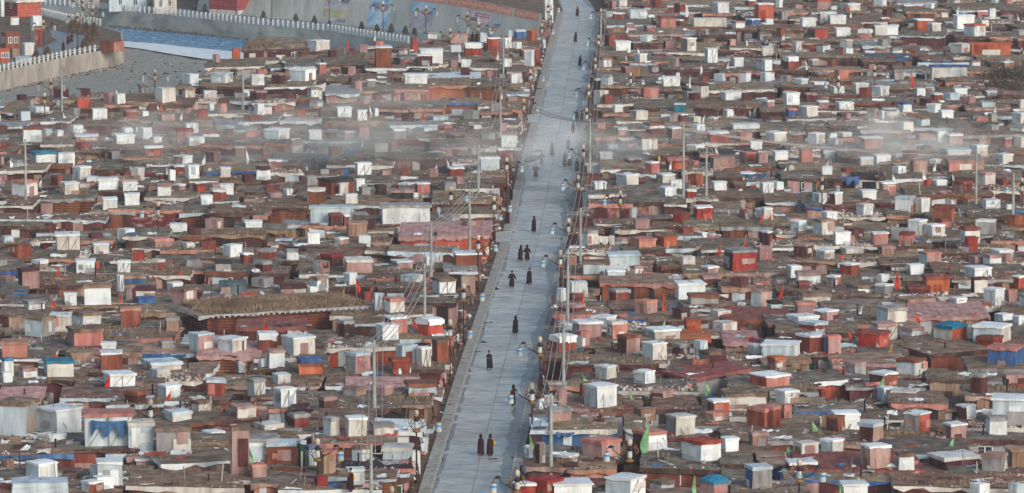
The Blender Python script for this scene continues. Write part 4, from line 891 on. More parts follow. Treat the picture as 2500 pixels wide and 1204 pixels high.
for c in CABINS:
    q, z = c['q'], c['z']; keep = id(c) in KEEPC
    cx = sum(p[0] for p in q)/4; cy = sum(p[1] for p in q)/4; og = (cx, cy, 0)
    rm = ROOFS[c['roof']]
    m = R_.choice(M_roofv) if rm[0] == 'e' else wm(rm[0])
    mound = 1.15 if c['roof'] == 'M' else 0.0
    if c['big']: mound = .12; m = M_roofv[0]
    walls = MB(); n = max(2, min(8, int(math.hypot(q[1][0]-q[0][0], q[1][1]-q[0][1])/1.5)))
    for k in range(4):
        A, B_ = q[k], q[(k+1) % 4]; cc = c['wl'] if k != 1 else c['wr']
        if k == 3: cc = 'a' if cc == 'L' else cc
        wall_face(walls, A, B_, 0, z+.06, cc, n, .05)
    L_ = math.hypot(q[1][0]-q[0][0], q[1][1]-q[0][1])
    if c['wl'] not in 'oQL' and not c['big']:
        A, B_ = q[0], q[1]; dx, dy = B_[0]-A[0], B_[1]-A[1]; nx_, ny_ = dy/L_, -dx/L_; u = U(0, .25); kk_ = 0
        while u < .95:
            w_ = U(.5, 1.8)/L_; o_ = .07+.012*(kk_ % 3); u1 = min(1, u+w_); kk_ += 1
            zt_ = z-.02 if U(0, 1) < .6 else z*U(.5, .9); f_ = lambda uu, zz: (A[0]+dx*uu+nx_*o_, A[1]+dy*uu+ny_*o_, zz)
            walls.quad(f_(u, .02), f_(u1, .02), f_(u1, zt_), f_(u, zt_), wm(R_.choice('mmmddddRRaapgkclpPw')))  # near-black panels paint the shade of open doorways and recesses
            u = u1+U(.1, 1.6)/L_
    if c['wl'] in 'wlcW': strips(walls, q[0], q[1], .3, z-.1, M_black, R_.randint(0, 4), .04)
    roof = roof_mesh(q, z, c['roof'], b=MB(), m=m, mound=mound, edge=edge_for(c), thick=.14+U(0, .1), over=.3 if not c['big'] else .9, tilt=not c['big'])
    k_g = rm[2]
    GRASS.append((q, z+.15, k_g if not c['big'] else 26, mound)); RUB.append((q, z+.2, rm[3]))
    if not keep:
        far_cab.merge(walls); far_cab.merge(roof); continue
    root = empty('cabin', og)
    walls.build('walls', root, og); ro = roof.build('roof', root, og)
    L = math.hypot(q[1][0]-q[0][0], q[1][1]-q[0][1])
    if c['big']:
        b = MB()
        for a_, c_ in ((q[0], q[1]), (q[1], q[2])):
            nn = int(math.hypot(c_[0]-a_[0], c_[1]-a_[1])/.55)
            for t in range(nn):
                u = (t+.5)/nn; dx, dy = c_[0]-a_[0], c_[1]-a_[1]; l_ = math.hypot(dx, dy); nx_, ny_ = dy/l_, -dx/l_
                p = (a_[0]+dx*u, a_[1]+dy*u, z-.02); b.tube([p, (p[0]+nx_*.95, p[1]+ny_*.95, z-.02)], .08, wm('c'), 5)
        b.build('rafters', root, og)
    if U(0, 1) < .3 and L > 3:
        a_, c_ = U(.2, .8), U(.3, .8); x_ = q[0][0]*(1-a_)*(1-c_)+q[1][0]*a_*(1-c_)+q[3][0]*(1-a_)*c_+q[2][0]*a_*c_; y_ = q[0][1]*(1-a_)*(1-c_)+q[1][1]*a_*(1-c_)+q[3][1]*(1-a_)*c_+q[2][1]*a_*c_
        b = MB(); hh_ = U(.7, 1.3); b.tube([(x_, y_, z), (x_, y_, z+hh_)], .07, M_black, 6); b.lathe((x_, y_, z+hh_), [(.14, 0), (.02, .12)], M_black, 6); b.build('stovepipe', root, og)
    # a door or window on the visible front
    if L > 2.6 and c['wl'] not in 'oQG' and not c['big'] and c['z'] > 1.6:
        r = U(0, 1); A, B_ = q[0], q[1]
        if r < .42: window(A, B_, U(.2, .8), min(1.3, L*.25), z-1.15, z-.3, root, og, R_.choice((M_glass, M_glassg)))
        elif r < .42:
            u = U(.15, .85); b = MB(); dx, dy = B_[0]-A[0], B_[1]-A[1]; nx_, ny_ = dy/L, -dx/L; px_, py_ = A[0]+dx*u, A[1]+dy*u
            b.box((px_+nx_*.06, py_+ny_*.06, .02), (.85, .1, min(1.85, z-.2)), wm(R_.choice('dddkgRa')), math.atan2(dy, dx)); b.build('door', root, og)
    wn, rn = cname(c['wl']), ROOFW[c['roof']]
    w2 = {'L': 'log-walled', 'Q': 'maroon and flaking white'}.get(c['wl'], wn)
    reg(root, ('%s cabin with %s' % (w2, rn)), 'cabin', 'low cabins of the town', px=c['px'], py=c['py'], label='long log-walled house with wide grass roof and pale rafter ends' if c['big'] else None)
if far_cab.v: stuff(far_cab.build('distant_cabins'), 'smaller and half-hidden cabins packed between the larger ones', 'cabins')
M_batt = mat('dark batten', (112,108,108), var=.1, bump=0)
HS = sorted(HUTS, key=lambda h: -h['area']*(2.5 if h['cl'] in 'tTbonG' else 1)); KEEPH = set(id(h) for h in HS[:300])
far_hut = MB()
for h in HUTS:
    q, z, H = h['q'], h['z'], h['h']; keep = id(h) in KEEPH
    cx = sum(p[0] for p in q)/4; cy = sum(p[1] for p in q)/4; og = (cx, cy, z)
    z1 = z+H; walls = MB(); cl, cr = h['cl'], h['cr']
    fl = U(.9, 1.03) if U(0, 1) < .3 else U(.98, 1.02)
    tl = [(U(-.08, .08), U(-.08, .08)) for _ in range(4)]
    top = [(cx+(p[0]-cx)*fl+t[0], cy+(p[1]-cy)*fl+t[1]) for p, t in zip(q, tl)]
    k_ = 1
    for k in range(4):
        A, B_ = q[k], q[(k+1) % 4]; A1, B1 = top[k], top[(k+1) % 4]; cc = cl if k == 0 else cr if k == 1 else (cr if k == 2 else cl)  # white huts: bluish left, warmer right walls carry painted shade and sun
        if cc in 'Lk': wall_face(walls, A, B_, z-.05, z1, cc)
        else: walls.grid((A[0], A[1], z-.05), (B_[0], B_[1], z-.05), (B1[0], B1[1], z1), (A1[0], A1[1], z1), 4, 4, wm(cc), .035, .02, 0)
    def patch(A, B_, c_, u0, u1, z0_, z1_, off):
        dx, dy = B_[0]-A[0], B_[1]-A[1]; L = math.hypot(dx, dy) or 1; nx_, ny_ = dy/L*off, -dx/L*off; n_ = 4
        for t_ in range(n_):
            a_, c2_ = u0+(u1-u0)*t_/n_, u0+(u1-u0)*(t_+1)/n_; f_ = lambda uu, zz: (A[0]+dx*uu+nx_, A[1]+dy*uu+ny_, zz)
            d0, d1 = U(-.06, .1), U(-.06, .1)
            walls.quad(f_(a_, z0_+d0), f_(c2_, z0_+d1), f_(c2_, z1_), f_(a_, z1_), wm(c_))
    if h['lid'] in ('W', 'w', 'b', 'R') and cl in 'rRomps' and h['area'] > 900 and (U(0, 1) < .05 or any(abs(h['x0']-a_)+abs(h['y0']-b_) < 4 for a_, b_ in ((1342,815),(1017,774),(628,810),(1310,1103)))):
        hb_ = H*U(.25, .5)
        for k in (0, 1): patch(q[k], q[k+1], h['lid'], .0, 1.0, z1-hb_, z1-.01, .1)
    elif h['area'] > 1100 and U(0, 1) < .55:
        for _ in range(R_.randint(1, 3)):
            k = R_.choice((0, 1, 1)); u0 = U(0, .6); z0_ = z+H*U(0, .5); base_c = (cl, cr)[k]
            pal = {'w': 'lccWg', 'W': 'lwcwl', 'c': 'wklps', 'l': 'wwgc', 'r': 'RRop', 'R': 'mrpso', 'm': 'Rpagd', 'p': 'scgPm', 's': 'pckR', 'o': 'Rsrc'}.get(base_c, 'gpc')
            patch(q[k], q[k+1], R_.choice(pal), u0, min(1, u0+U(.25, .6)), z0_, min(z1-.03, z0_+H*U(.25, .6)), .07+_*.012)
    r = U(0, 1)
    if h['area'] > 700 and cr in 'wWcl':
        if r < .28: strips(walls, q[1], q[2], z+.1, z1-.1, M_batt, R_.randint(2, 6), .045); strips(walls, q[0], q[1], z+.1, z1-.1, M_batt, R_.randint(1, 5), .045)
        elif r < .42:
            dx, dy = q[2][0]-q[1][0], q[2][1]-q[1][1]; L = math.hypot(dx, dy); f = lambda u, zz: (q[1][0]+dx*u+dy/L*.05, q[1][1]+dy*u-dx/L*.05, zz)
            t = .03/L
            for u0, u1 in ((.05, .5), (.5, .95)): walls.quad(f(u0-t, z+.1), f(u0+t, z+.1), f(u1+t, z1-.1), f(u1-t, z1-.1), M_batt)
            walls.quad(f(.5-t, z+.05), f(.5+t, z+.05), f(.5+t, z1-.05), f(.5-t, z1-.05), M_batt)
    lidc = h['lid'] or (cr if cr not in 'LQ' else 'a')
    lm = M_roofv[0] if lidc == 'e' else wm(lidc)
    lid = MB(); pitch = lidc == 'T'
    over = .09 if h['lid'] else .02
    qq = [(p[0]+(p[0]-cx)*over, p[1]+(p[1]-cy)*over) for p in top]
    # left,front,right,back order -> grid wants a,b,c,d ccw
    lid_thick = (.2 if h['lid'] not in (cl, cr, 'W', 'w') else .1) if h['lid'] else .05
    zt = z1+.005
    i0, W = lid.grid(*[(p[0], p[1], zt+lid_thick) for p in qq], 3, 3, lm, .03, .03, .02)
    for j in range(4):
        for i in range(4):
            v = lid.v[i0+j*4+i]; e = (1 if 0 < i < 3 and 0 < j < 3 else 0)
            lid.v[i0+j*4+i] = (v[0], v[1], v[2]+e*(.32 if pitch else .05))
    ring = [0, 1, 2, 3, 7, 11, 15, 14, 13, 12, 8, 4]; kk = lid.mi(lm); low = []
    for t in ring:
        v = lid.v[i0+t]; low.append(len(lid.v)); lid.v.append((v[0], v[1], zt-(U(.0, .14) if h['lid'] else .02)))
    for t in range(12): lid.f.append((low[t], low[(t+1) % 12], i0+ring[(t+1) % 12], i0+ring[t])); lid.m.append(kk)
    lid.f.append(tuple(low[::-1])); lid.m.append(kk)
    if h['area'] > 1500 and U(0, 1) < .5:
        for t in range(R_.randint(1, 3)):
            a = U(.1, .8); x = qq[0][0]+(qq[2][0]-qq[0][0])*a; y = qq[0][1]+(qq[2][1]-qq[0][1])*a
            lid.box((x, y, zt+lid_thick+.02), (U(.1, .7), .09, .07), R_.choice((M_plank, M_batt, wm('p'))), U(0, 3))
    if not keep:
        far_hut.merge(walls); far_hut.merge(lid); continue
    root = empty('box_hut', og); walls.build('walls', root, og); lid.build('roof', root, og)
    if h['bank'] and h['area'] > 900:
        for kf in (0, 1):
            for u in (.3, .7): window(q[kf], q[(kf+1) % 4], u, .7, z+H*.35, z+H*.75, root, og, M_glass, .06)
    elif h['area'] > 1100 and cl in 'wWclps' and .25 < h['s'] < .75 and U(0, 1) < .4:
        A, B_ = q[1], q[2]; L = math.hypot(B_[0]-A[0], B_[1]-A[1]); 
        if L > 1.4 and H > 1.5:
            if U(0, 1) < .45: window(q[0], q[1], .5, min(.9, .5*math.hypot(q[1][0]-q[0][0], q[1][1]-q[0][1])), z+H*.35, z+H*.78, root, og, R_.choice((M_glass, M_glassg)), .06)
            else:
                b = MB(); dx, dy = B_[0]-A[0], B_[1]-A[1]; u = U(.35, .65); b.box((A[0]+dx*u+dy/L*.06, A[1]+dy*u-dx/L*.06, z+.02), (min(.75, L*.4), .07, H*.75), wm(R_.choice('wcpkR')), math.atan2(dy, dx)); b.build('door', root, og)
    nm = cname(cl) if cl == cr else '%s and %s' % (cname(cl), cname(cr))
    wpx, hpx = h['x1']-h['x0'], h['y1']-h['y0']
    sz = 'tall ' if hpx > wpx*1.25 else 'wide ' if wpx > hpx*1.6 else 'big ' if h['area'] > 3600 else 'small ' if h['area'] < 900 else ''
    ld = ' with %s lid' % cname(h['lid']) if h['lid'] and h['lid'] not in (cl, cr) and not (h['lid'] == 'W' and cr in 'wW') else ''
    reg(root, '%s%s hut%s' % (sz, nm, ld), 'hut', 'box huts on the low roofs', px=h['px'], py=h['py'])
if far_hut.v: stuff(far_hut.build('distant_box_huts'), 'smallest box huts scattered over the far roofs', 'huts')
# ---------------------------------------------------------------- dry grass, rubble, scraps, sticks (uncountable)
def height_at(x, y):
    i, j = cell(x, y)
    return float(HM[i, j]) if 0 <= i < GNX and 0 <= j < GNY else 0.0
rs = np.random.RandomState(5)
pts = []
for q, z, dens, mound in GRASS:
    if dens <= 0: continue
    ar = abs((q[2][0]-q[0][0])*(q[3][1]-q[1][1])-(q[3][0]-q[1][0])*(q[2][1]-q[0][1]))/2
    n = int(ar*dens*3.0*(2.2 if dens > 13 else 1))
    if n < 1: continue
    a, c = rs.rand(n), rs.rand(n)
    if dens < 20:      # grass grows in patches and along the eaves
        f = (np.sin(a*9+z*40)+np.sin(c*7+z*91)+rs.rand(n)*1.4) > .4; a, c = a[f], c[f]
    x = (q[0][0]*(1-a)+q[1][0]*a)*(1-c)+(q[3][0]*(1-a)+q[2][0]*a)*c; y = (q[0][1]*(1-a)+q[1][1]*a)*(1-c)+(q[3][1]*(1-a)+q[2][1]*a)*c
    zz = z+mound*(np.sin(np.pi*a)*np.sin(np.pi*c))**.5-.05
    hh = np.where(dens > 20, .4, .36)*(.5+rs.rand(len(x)))
    pts.append(np.stack([x, y, zz+0*x, hh*np.ones(len(x))], 1))
n = 60000
x = rs.uniform(-125, 165, n); y = P(0,1250,0)[1]+rs.rand(n)**1.2*620
ok = []
for a, c in zip(x, y):
    i, j = cell(a, c); ok.append(0 <= i < GNX and 0 <= j < GNY and not BLK[i, j] and HM[i, j] == 0)
ok = np.array(ok); x, y = x[ok], y[ok]; pts.append(np.stack([x, y, 0*x-.02, .3+.5*rs.rand(len(x))], 1))
pts = np.concatenate(pts); N = len(pts); print('blades', N)
an = rs.uniform(-.9, .9, N); wd = .045*(1+.9*(pts[:, 1]-400)/450)*(.6+.8*rs.rand(N)); lean = rs.normal(0, .12, (N, 2))
dx, dy = np.cos(an)*wd, np.sin(an)*wd
V = np.empty((N, 3, 3)); V[:, 0] = np.stack([pts[:, 0]-dx, pts[:, 1]-dy, pts[:, 2]], 1); V[:, 1] = np.stack([pts[:, 0]+dx, pts[:, 1]+dy, pts[:, 2]], 1)
V[:, 2] = np.stack([pts[:, 0]+lean[:, 0], pts[:, 1]+lean[:, 1], pts[:, 2]+pts[:, 3]], 1)
me = bpy.data.meshes.new('dry_grass'); me.vertices.add(N*3); me.vertices.foreach_set('co', V.ravel())
me.loops.add(N*3); me.loops.foreach_set('vertex_index', np.arange(N*3)); me.polygons.add(N); me.polygons.foreach_set('loop_start', np.arange(N)*3); me.polygons.foreach_set('loop_total', np.full(N, 3))
me.materials.append(mat('straw grass', (144,122,102), (106,88,74), (178,156,132), scale=.35, var=0, bump=0)); me.materials.append(mat('dark grass', (100,82,66), var=0, bump=0))
me.polygons.foreach_set('material_index', (rs.rand(N) < .3).astype(int)); me.update(); me.validate()
o = bpy.data.objects.new('dry_grass', me); COL.objects.link(o); stuff(o, 'dry straw-coloured grass growing on the earth roofs and between the cabins', 'grass')
# rubble
b = MB(); mst = [mat('pale stone', (186,172,160), var=0), mat('pink stone', (170,128,116), var=0), mat('dark stone', (92,80,74), var=0), mat('lime stone', (206,200,192), var=0)]
for q, z, dens in RUB:
    ar = abs((q[2][0]-q[0][0])*(q[3][1]-q[1][1])-(q[3][0]-q[1][0])*(q[2][1]-q[0][1]))/2
    for t in range(int(ar*dens*1.8)):
        a, c = U(0, 1), U(0, 1)
        if U(0, 1) < .5: c = U(0, .06) if U(0, 1) < .6 else U(.94, 1)
        x = (q[0][0]*(1-a)+q[1][0]*a)*(1-c)+(q[3][0]*(1-a)+q[2][0]*a)*c; y = (q[0][1]*(1-a)+q[1][1]*a)*(1-c)+(q[3][1]*(1-a)+q[2][1]*a)*c
        stone(b, x, y, z, U(.06, .22)*(1.4 if dens > 5 else 1), R_.choice(mst))
for t in range(2600):
    x, y = U(-95, 150), P(0,1250,0)[1]+U(0, 1)**1.2*560; i, j = cell(x, y)
    if 0 <= i < GNX and 0 <= j < GNY and not BLK[i, j] and HM[i, j] == 0: stone(b, x, y, .05, U(.08, .3), R_.choice(mst))
stuff(b.build('rubble'), 'loose stones and rubble on the roofs and in the alleys', 'rubble')
# scraps of sheet and cloth
b = MB(); NS = 0
while NS < 3900:
    Y = P(0,1250,2)[1]+U(0, 1)**1.3*560; X = U(-1, 1)*1280/F_PX*(Y+12); i, j = cell(X, Y)
    if not (0 <= i < GNX and 0 <= j < GNY) or BLK[i, j]: NS += .2; continue
    z = height_at(X, Y)+(.2 if HM[i, j] > 0 else .02); L, W_ = U(.3, 1.9), U(.25, 1.0); rz = U(-.5, .5)
    c, s = math.cos(rz)*L/2, math.sin(rz)*L/2; e, f = -math.sin(rz)*W_/2, math.cos(rz)*W_/2
    m = SHEETM[R_.choice('wwwwwcccllllpppssRRbbgGkoWWmaaaagggee'.replace('e', 'a'))]
    t1, t2 = U(.0, .35), U(0, .12)
    b.grid((X-c-e, Y-s-f, z+t2), (X+c-e, Y+s-f, z+t2), (X+c+e, Y+s+f, z+t1), (X-c+e, Y-s+f, z+t1), 4, 3, m, .08, .07, .1); NS += 1
stuff(b.build('scrap_sheets'), 'crumpled scraps of plastic and cloth lying on roofs and in alleys', 'scraps')
b = MB()
for t in range(3200):
    Y = P(0,1250,2)[1]+U(0, 1)**1.3*580; X = U(-1, 1)*1280/F_PX*(Y+12); i, j = cell(X, Y)
    if not (0 <= i < GNX and 0 <= j < GNY) or BLK[i, j]: continue
    z = height_at(X, Y)+.15; rz = U(0, 6.3)
    if U(0, 1) < .38: L = U(.5, 1.7); a = U(-.25, .25); p = [(X, Y, z-.1), (X+a, Y+a*.5, z+L)]
    else: L = U(.6, 2.6); p = [(X, Y, z+.1), (X+math.cos(rz)*L, Y+math.sin(rz)*L*.7, z+.12+U(0, .3))]
    b.tube(p, U(.025, .05), R_.choice((M_plank, M_plank, M_batt, wm('c'), wm('a'))), 4)
stuff(b.build('loose_sticks'), 'loose sticks and poles lying about and poking up from the roofs', 'sticks')
# junk heaps seen in the photograph between huts: dark tarps and bundles
b = MB()
for t in range(420):
    Y = P(0,1250,2)[1]+U(0, 1)**1.3*520; X = U(-1, 1)*1280/F_PX*(Y+12); i, j = cell(X, Y)
    if not (0 <= i < GNX and 0 <= j < GNY) or BLK[i, j]: continue
    z = height_at(X, Y)+.1
    m = SHEETM[R_.choice('mRaaaddgpGsclbk')]
    for k in range(R_.randint(2, 5)): stone(b, X+U(-.5, .5), Y+U(-.4, .4), z, U(.18, .5), m, .6)
stuff(b.build('junk_heaps'), 'heaped bundles and junk between the huts', 'junk')
# ---------------------------------------------------------------- flags
M_pole = mat('bamboo pole', (156,136,116), var=.1, bump=0)
FC = {'w': ((226,228,230), 'white'), 'r': ((206,52,30), 'red'), 'o': ((222,92,44), 'orange'), 'g': ((120,190,120), 'green'), 'n': ((128,186,132), 'pale green'), 'y': ((206,160,60), 'yellow'), 'b': ((70,110,170), 'blue')}
def cloth_mat(c): return mat('flag cloth '+FC[c][1], FC[c][0], tuple(v*.82 for v in FC[c][0]), tuple(min(255, v*1.06) for v in FC[c][0]), scale=2, var=.1, bump=.4, rough=.8)
for T, d in TILES.items():
    ox, oy = d['o']
    for e in d['flags'].replace('\n', ';').split(';'):
        t = e.split()
        if not t: continue
        c = t[0]; x, y0, y1 = ox+float(t[1])*2.56, oy+float(t[2])*2.56, oy+float(t[3])*2.56
        z = 2.3; p = P(x, y1+4, z)
        for it in range(2):
            i, j = cell(p[0], p[1])
            if 0 <= i < GNX and 0 <= j < GNY: z = float(HM[i, j]) if HM[i, j] > 0 else .0
            p = P(x, y1+4, z)
        if roadx(p[1])[0]-1.3 < p[0] < roadx(p[1])[1]+.8: continue
        k = ppm(p[1], z); H = (y1+4-y0)/k; root = empty('prayer_flag', (p[0], p[1], z)); og = tuple(root.location)
        b = MB(); ln = U(-.1, .1); b.tube([(p[0], p[1], z-.3), (p[0]+ln*H, p[1], z+H+.05)], .028, M_pole, 5); b.build('pole', root, og)
        b = MB(); hz0, hz1 = z+H*.12, z+H*.98; sgn = R_.choice((-1, 1)); wd_ = U(.28, .5)*(1.0 if H < 2.4 else 1.4); n = 6; m = cloth_mat(c)
        for s_ in range(n):
            def pt(i, e_):
                q = i/n; zz = hz1+(hz0-hz1)*q; ww = wd_*(.06+1.15*q**.8 if q < .75 else .06+1.15*.75**.8-(q-.75)*1.6)*e_
                return (p[0]+ln*(zz-z)+sgn*(ww+.03), p[1]+.16*math.sin(q*7+x)*e_-.02, zz-.12*e_)
            b.quad(pt(s_, 0), pt(s_, 1), pt(s_+1, 1), pt(s_+1, 0), m)
            a_ = [(v[0], v[1]+.014, v[2]) for v in (pt(s_, 0), pt(s_+1, 0), pt(s_+1, 1), pt(s_, 1))]; b.quad(*a_, m)
        b.build('cloth', root, og)
        reg(root, '%s%s prayer flag' % ('tall ' if H > 2.6 else 'short ' if H < 1.5 else '', FC[c][1]), 'flag', 'prayer flags on poles above the roofs', px=x, py=(y0+y1)/2)
# ---------------------------------------------------------------- concrete poles and wires
M_cpole = mat('pole concrete', (158,164,162), (134,140,140), None, scale=.8, var=.04)
M_wire = mat('grey cable', (170,160,156), var=0, bump=0)
POLES = [(64,340,547),(1053,538,690),(1037,640,774),(914,826,1033),(907,1080,1240),(1147,465,555),(1168,350,438),(1222,212,388),(1668,308,538),(1724,358,465),(1440,290,495),(1417,505,660),(1386,610,850),(1376,775,930),(1345,955,1140),(2382,370,500),(2472,420,515),(152,168,285),(1467,24,120),(594,168,238),(1229,88,152)]
TOPS = {}
for n_, (x, yt, yb) in enumerate(POLES):
    p = P(x, yb, 0); k = ppm(p[1]); H = (yb-yt)/(k*math.cos(DEP(p[1])))
    if H < 8.2:                      # the foot is hidden by roofs: keep the top, use the usual 9 m
        yb = (yt+.125*877)/(1-.125); H = 66*.125; p = P(x, yb, 0)
    root = empty('utility_pole', p); b = MB(); b.tube([(p[0], p[1], -.2), (p[0], p[1], H)], [.17, .11], M_cpole, 10); b.build('shaft', root, p)
    b = MB(); b.box((p[0], p[1]-.16, H-.65), (1.6, .07, .07), M_cpole)
    b.build('crossarm', root, p)
    for s in (-.75, -.3, .3, .75): b = MB(); b.tube([(p[0]+s, p[1]-.16, H-.55), (p[0]+s, p[1]-.16, H-.35)], .035, M_cpole, 6); b.build('insulator', root, p)
    TOPS[n_] = (p[0], p[1]-.16, H-.35)
    reg(root, 'grey concrete utility pole', 'utility pole', 'concrete utility poles', px=x, py=(yt+yb)/2)
for a, c in ((18,10),(10,11),(11,12),(12,13),(13,14),(20,7),(7,6),(6,5),(5,1),(1,2),(2,3),(3,4),(8,9),(8,15),(15,16),(7,10)):
    A, B_ = TOPS[a], TOPS[c]
    for s in (-.75, -.3, .3, .75):
        p0, p1 = Vector((A[0]+s, A[1], A[2])), Vector((B_[0]+s, B_[1], B_[2])); mid = (p0+p1)/2; L = (p1-p0).length
        pts = [p0.lerp(p1, t/8)-Vector((0, 0, min(1.6, L*.02)*4*(t/8)*(1-t/8))) for t in range(9)]
        b = MB(); b.tube([tuple(v-mid) for v in pts], .034, M_wire, 4); o = b.build('power_cable'); o.location = mid
        reg(o, 'thin grey power cable', 'cable', 'power cables between the poles', px=(Q(*A)[0]+Q(*B_)[0])/2, py=(Q(*A)[1]+Q(*B_)[1])/2)
# ---------------------------------------------------------------- street lamps
M_gold = mat('gilded metal', (158,112,66), (118,80,48), (188,146,96), scale=6, var=.05, rough=.45, metal=.3)
M_lpost = mat('dark red post', (58,34,34), var=.08, rough=.5)
M_globe = mat('lamp globe', (198,182,160), var=0, bump=0, rough=.5)
M_lant = mat('lantern glass white', (188,192,190), var=0, bump=0, rough=.5); M_lblue = mat('lantern blue band', (74,134,190), (100,160,205), None, var=0, bump=0, scale=3); M_lyel = mat('lantern yellow band', (214,196,140), var=0, bump=0)
M_lfar = mat('weathered far lantern', (150,158,154), var=0, bump=0)
M_tblue = mat('lantern pale blue band', (150,190,212), var=0, bump=0)
def lamp_proto(sides, dark):
    root = empty('street_lamp', (0, 0, 0)); O = (0, 0, 0); mp = M_lpost
    b = MB(); b.lathe(O, [(.2, -.1), (.2, .25), (.1, .4), (.075, .6), (.065, 4.1)], mp, 8); b.build('post', root, O)
    b = MB(); b.lathe(O, [(.07, 4.0), (.3, 4.12), (.34, 4.2), (.3, 4.26), (.08, 4.35)], M_gold, 10)
    for s in (-1, 1):       # curling gilt brackets round the centre lantern
        for r, w_ in ((.36, .035), (.5, .03)):
            b.tube([(s*(r*math.sin(t*math.pi/9)+.05), 0, 4.2+1.0*t/9*(r/.5)) for t in range(10)], w_, M_gold if not dark or r > .5 else M_black, 4)
        b.tube([(s*(.52+.13*math.cos(t)), 0, 4.95+.22*math.sin(t)) for t in [k*math.pi/5 for k in range(11)]], .04, M_gold, 4)
        b.tube([(s*(.42+.1*math.cos(t)), 0, 5.3+.12*math.sin(t)) for t in [k*math.pi/4 for k in range(9)]], .035, M_gold, 4)
    b.build('bracket', root, O)
    b = MB(); b.lathe(O, [(.1, 4.36), (.19, 4.45), (.19, 4.9), (.12, 4.95)], M_lant if dark else M_lfar, 8); cl = b.build('centre_lantern', root, O)
    b = MB(); b.lathe(O, [(.2, 4.95), (.24, 5.05), (.16, 5.2), (.06, 5.3)], M_black, 8); b.build('cap', cl, O)
    b = MB(); b.lathe(O, [(.06, 5.3), (.15, 5.38), (.2, 5.55), (.18, 5.72), (.12, 5.84), (.01, 5.86)], M_globe, 12); b.build('globe', root, O, True)
    for s in sides:
        b = MB(); b.tube([(s*.08, 0, 4.3), (s*.5, 0, 4.5), (s*.95, 0, 4.75), (s*1.25, 0, 5.0), (s*1.3, 0, 5.2)], .045, M_black if not dark else M_lpost, 5)
        b.lathe((s*1.42, 0, 5.16), [(.08, 0), (.24, .06), (.2, .16), (.05, .24)], M_black, 8)
        b.tube([(s*1.42, 0, 5.2), (s*1.75, 0, 5.16), (s*1.75, 0, 4.9)], .03, M_black, 4); arm = b.build('arm', root, O)
        b = MB(); c = (s*1.75, 0, 0)
        for z0, z1, r, m in ((4.82, 4.92, .14, M_lfar), (4.12, 4.82, .26, M_lfar)) if not dark else ((4.82, 4.92, .14, M_gold), (4.68, 4.82, .24, M_lant), (4.52, 4.68, .24, M_lblue), (4.38, 4.52, .24, M_tblue), (4.22, 4.38, .24, M_lant), (4.14, 4.22, .22, M_lyel)):
            b.lathe(c, [(r, z0), (r, z1)], m, 10)
        b.build('hanging_lantern', arm, O)
    return root
def copy_tree(o, parent=None):
    c = o.copy(); COL.objects.link(c); c.parent = parent
    for ch in [k for k in o.children]: copy_tree(ch, c)
    return c
LAMPS = [(1424,351,-1),(1411,425,-1),(1388,530,-1),(1368,608,-1),(1318,818,-1),(1299,931,-1),(1263,1142,-1),(1437,205,-1),(1453,140,-1),(1461,84,-1),(1467,20,-1),(1432,262,-1),
 (1237,382,1),(1101,454,1),(1206,477,1),(1168,571,1),(1132,688,1),(1099,777,1),(1017,997,1),(776,1066,1),(957,1182,1),(369,970,-1),(387,490,-1),(1279,240,1),(1295,168,1),(1338,4,1),(1323,56,1),
 (1514,463,-1),(2006,430,1),(2494,432,-1),(1537,1068,-1),(1950,1116,1),(1539,176,1),(2135,160,1),(2046,184,-1),
 (125,190,0),(379,168,0),(110,225,0),(190,30,0),(202,-6,0),(226,14,0),(107,47,0),(664,-32,0),(804,-20,0),(935,2,0),(1040,12,0),(1141,28,0),(1168,52,0),(1099,68,0)]
protos = {}
for x, yt, sd_ in LAMPS:
    f = 5.86/66; yb = (yt+f*877)/(1-f); p = P(x, yb, 0)
    if sd_ not in protos: protos[sd_] = lamp_proto((-1, 1) if sd_ == 0 else (sd_,), sd_ != 0); o = protos[sd_]
    else: o = copy_tree(protos[sd_])
    o.location = p
    reg(o, {0: 'two-armed ornate street lamp', -1: 'ornate street lamp, lantern hanging on its left', 1: 'ornate street lamp, lantern hanging on its right'}[sd_], 'street lamp', 'ornate street lamps', px=x, py=yt+25)
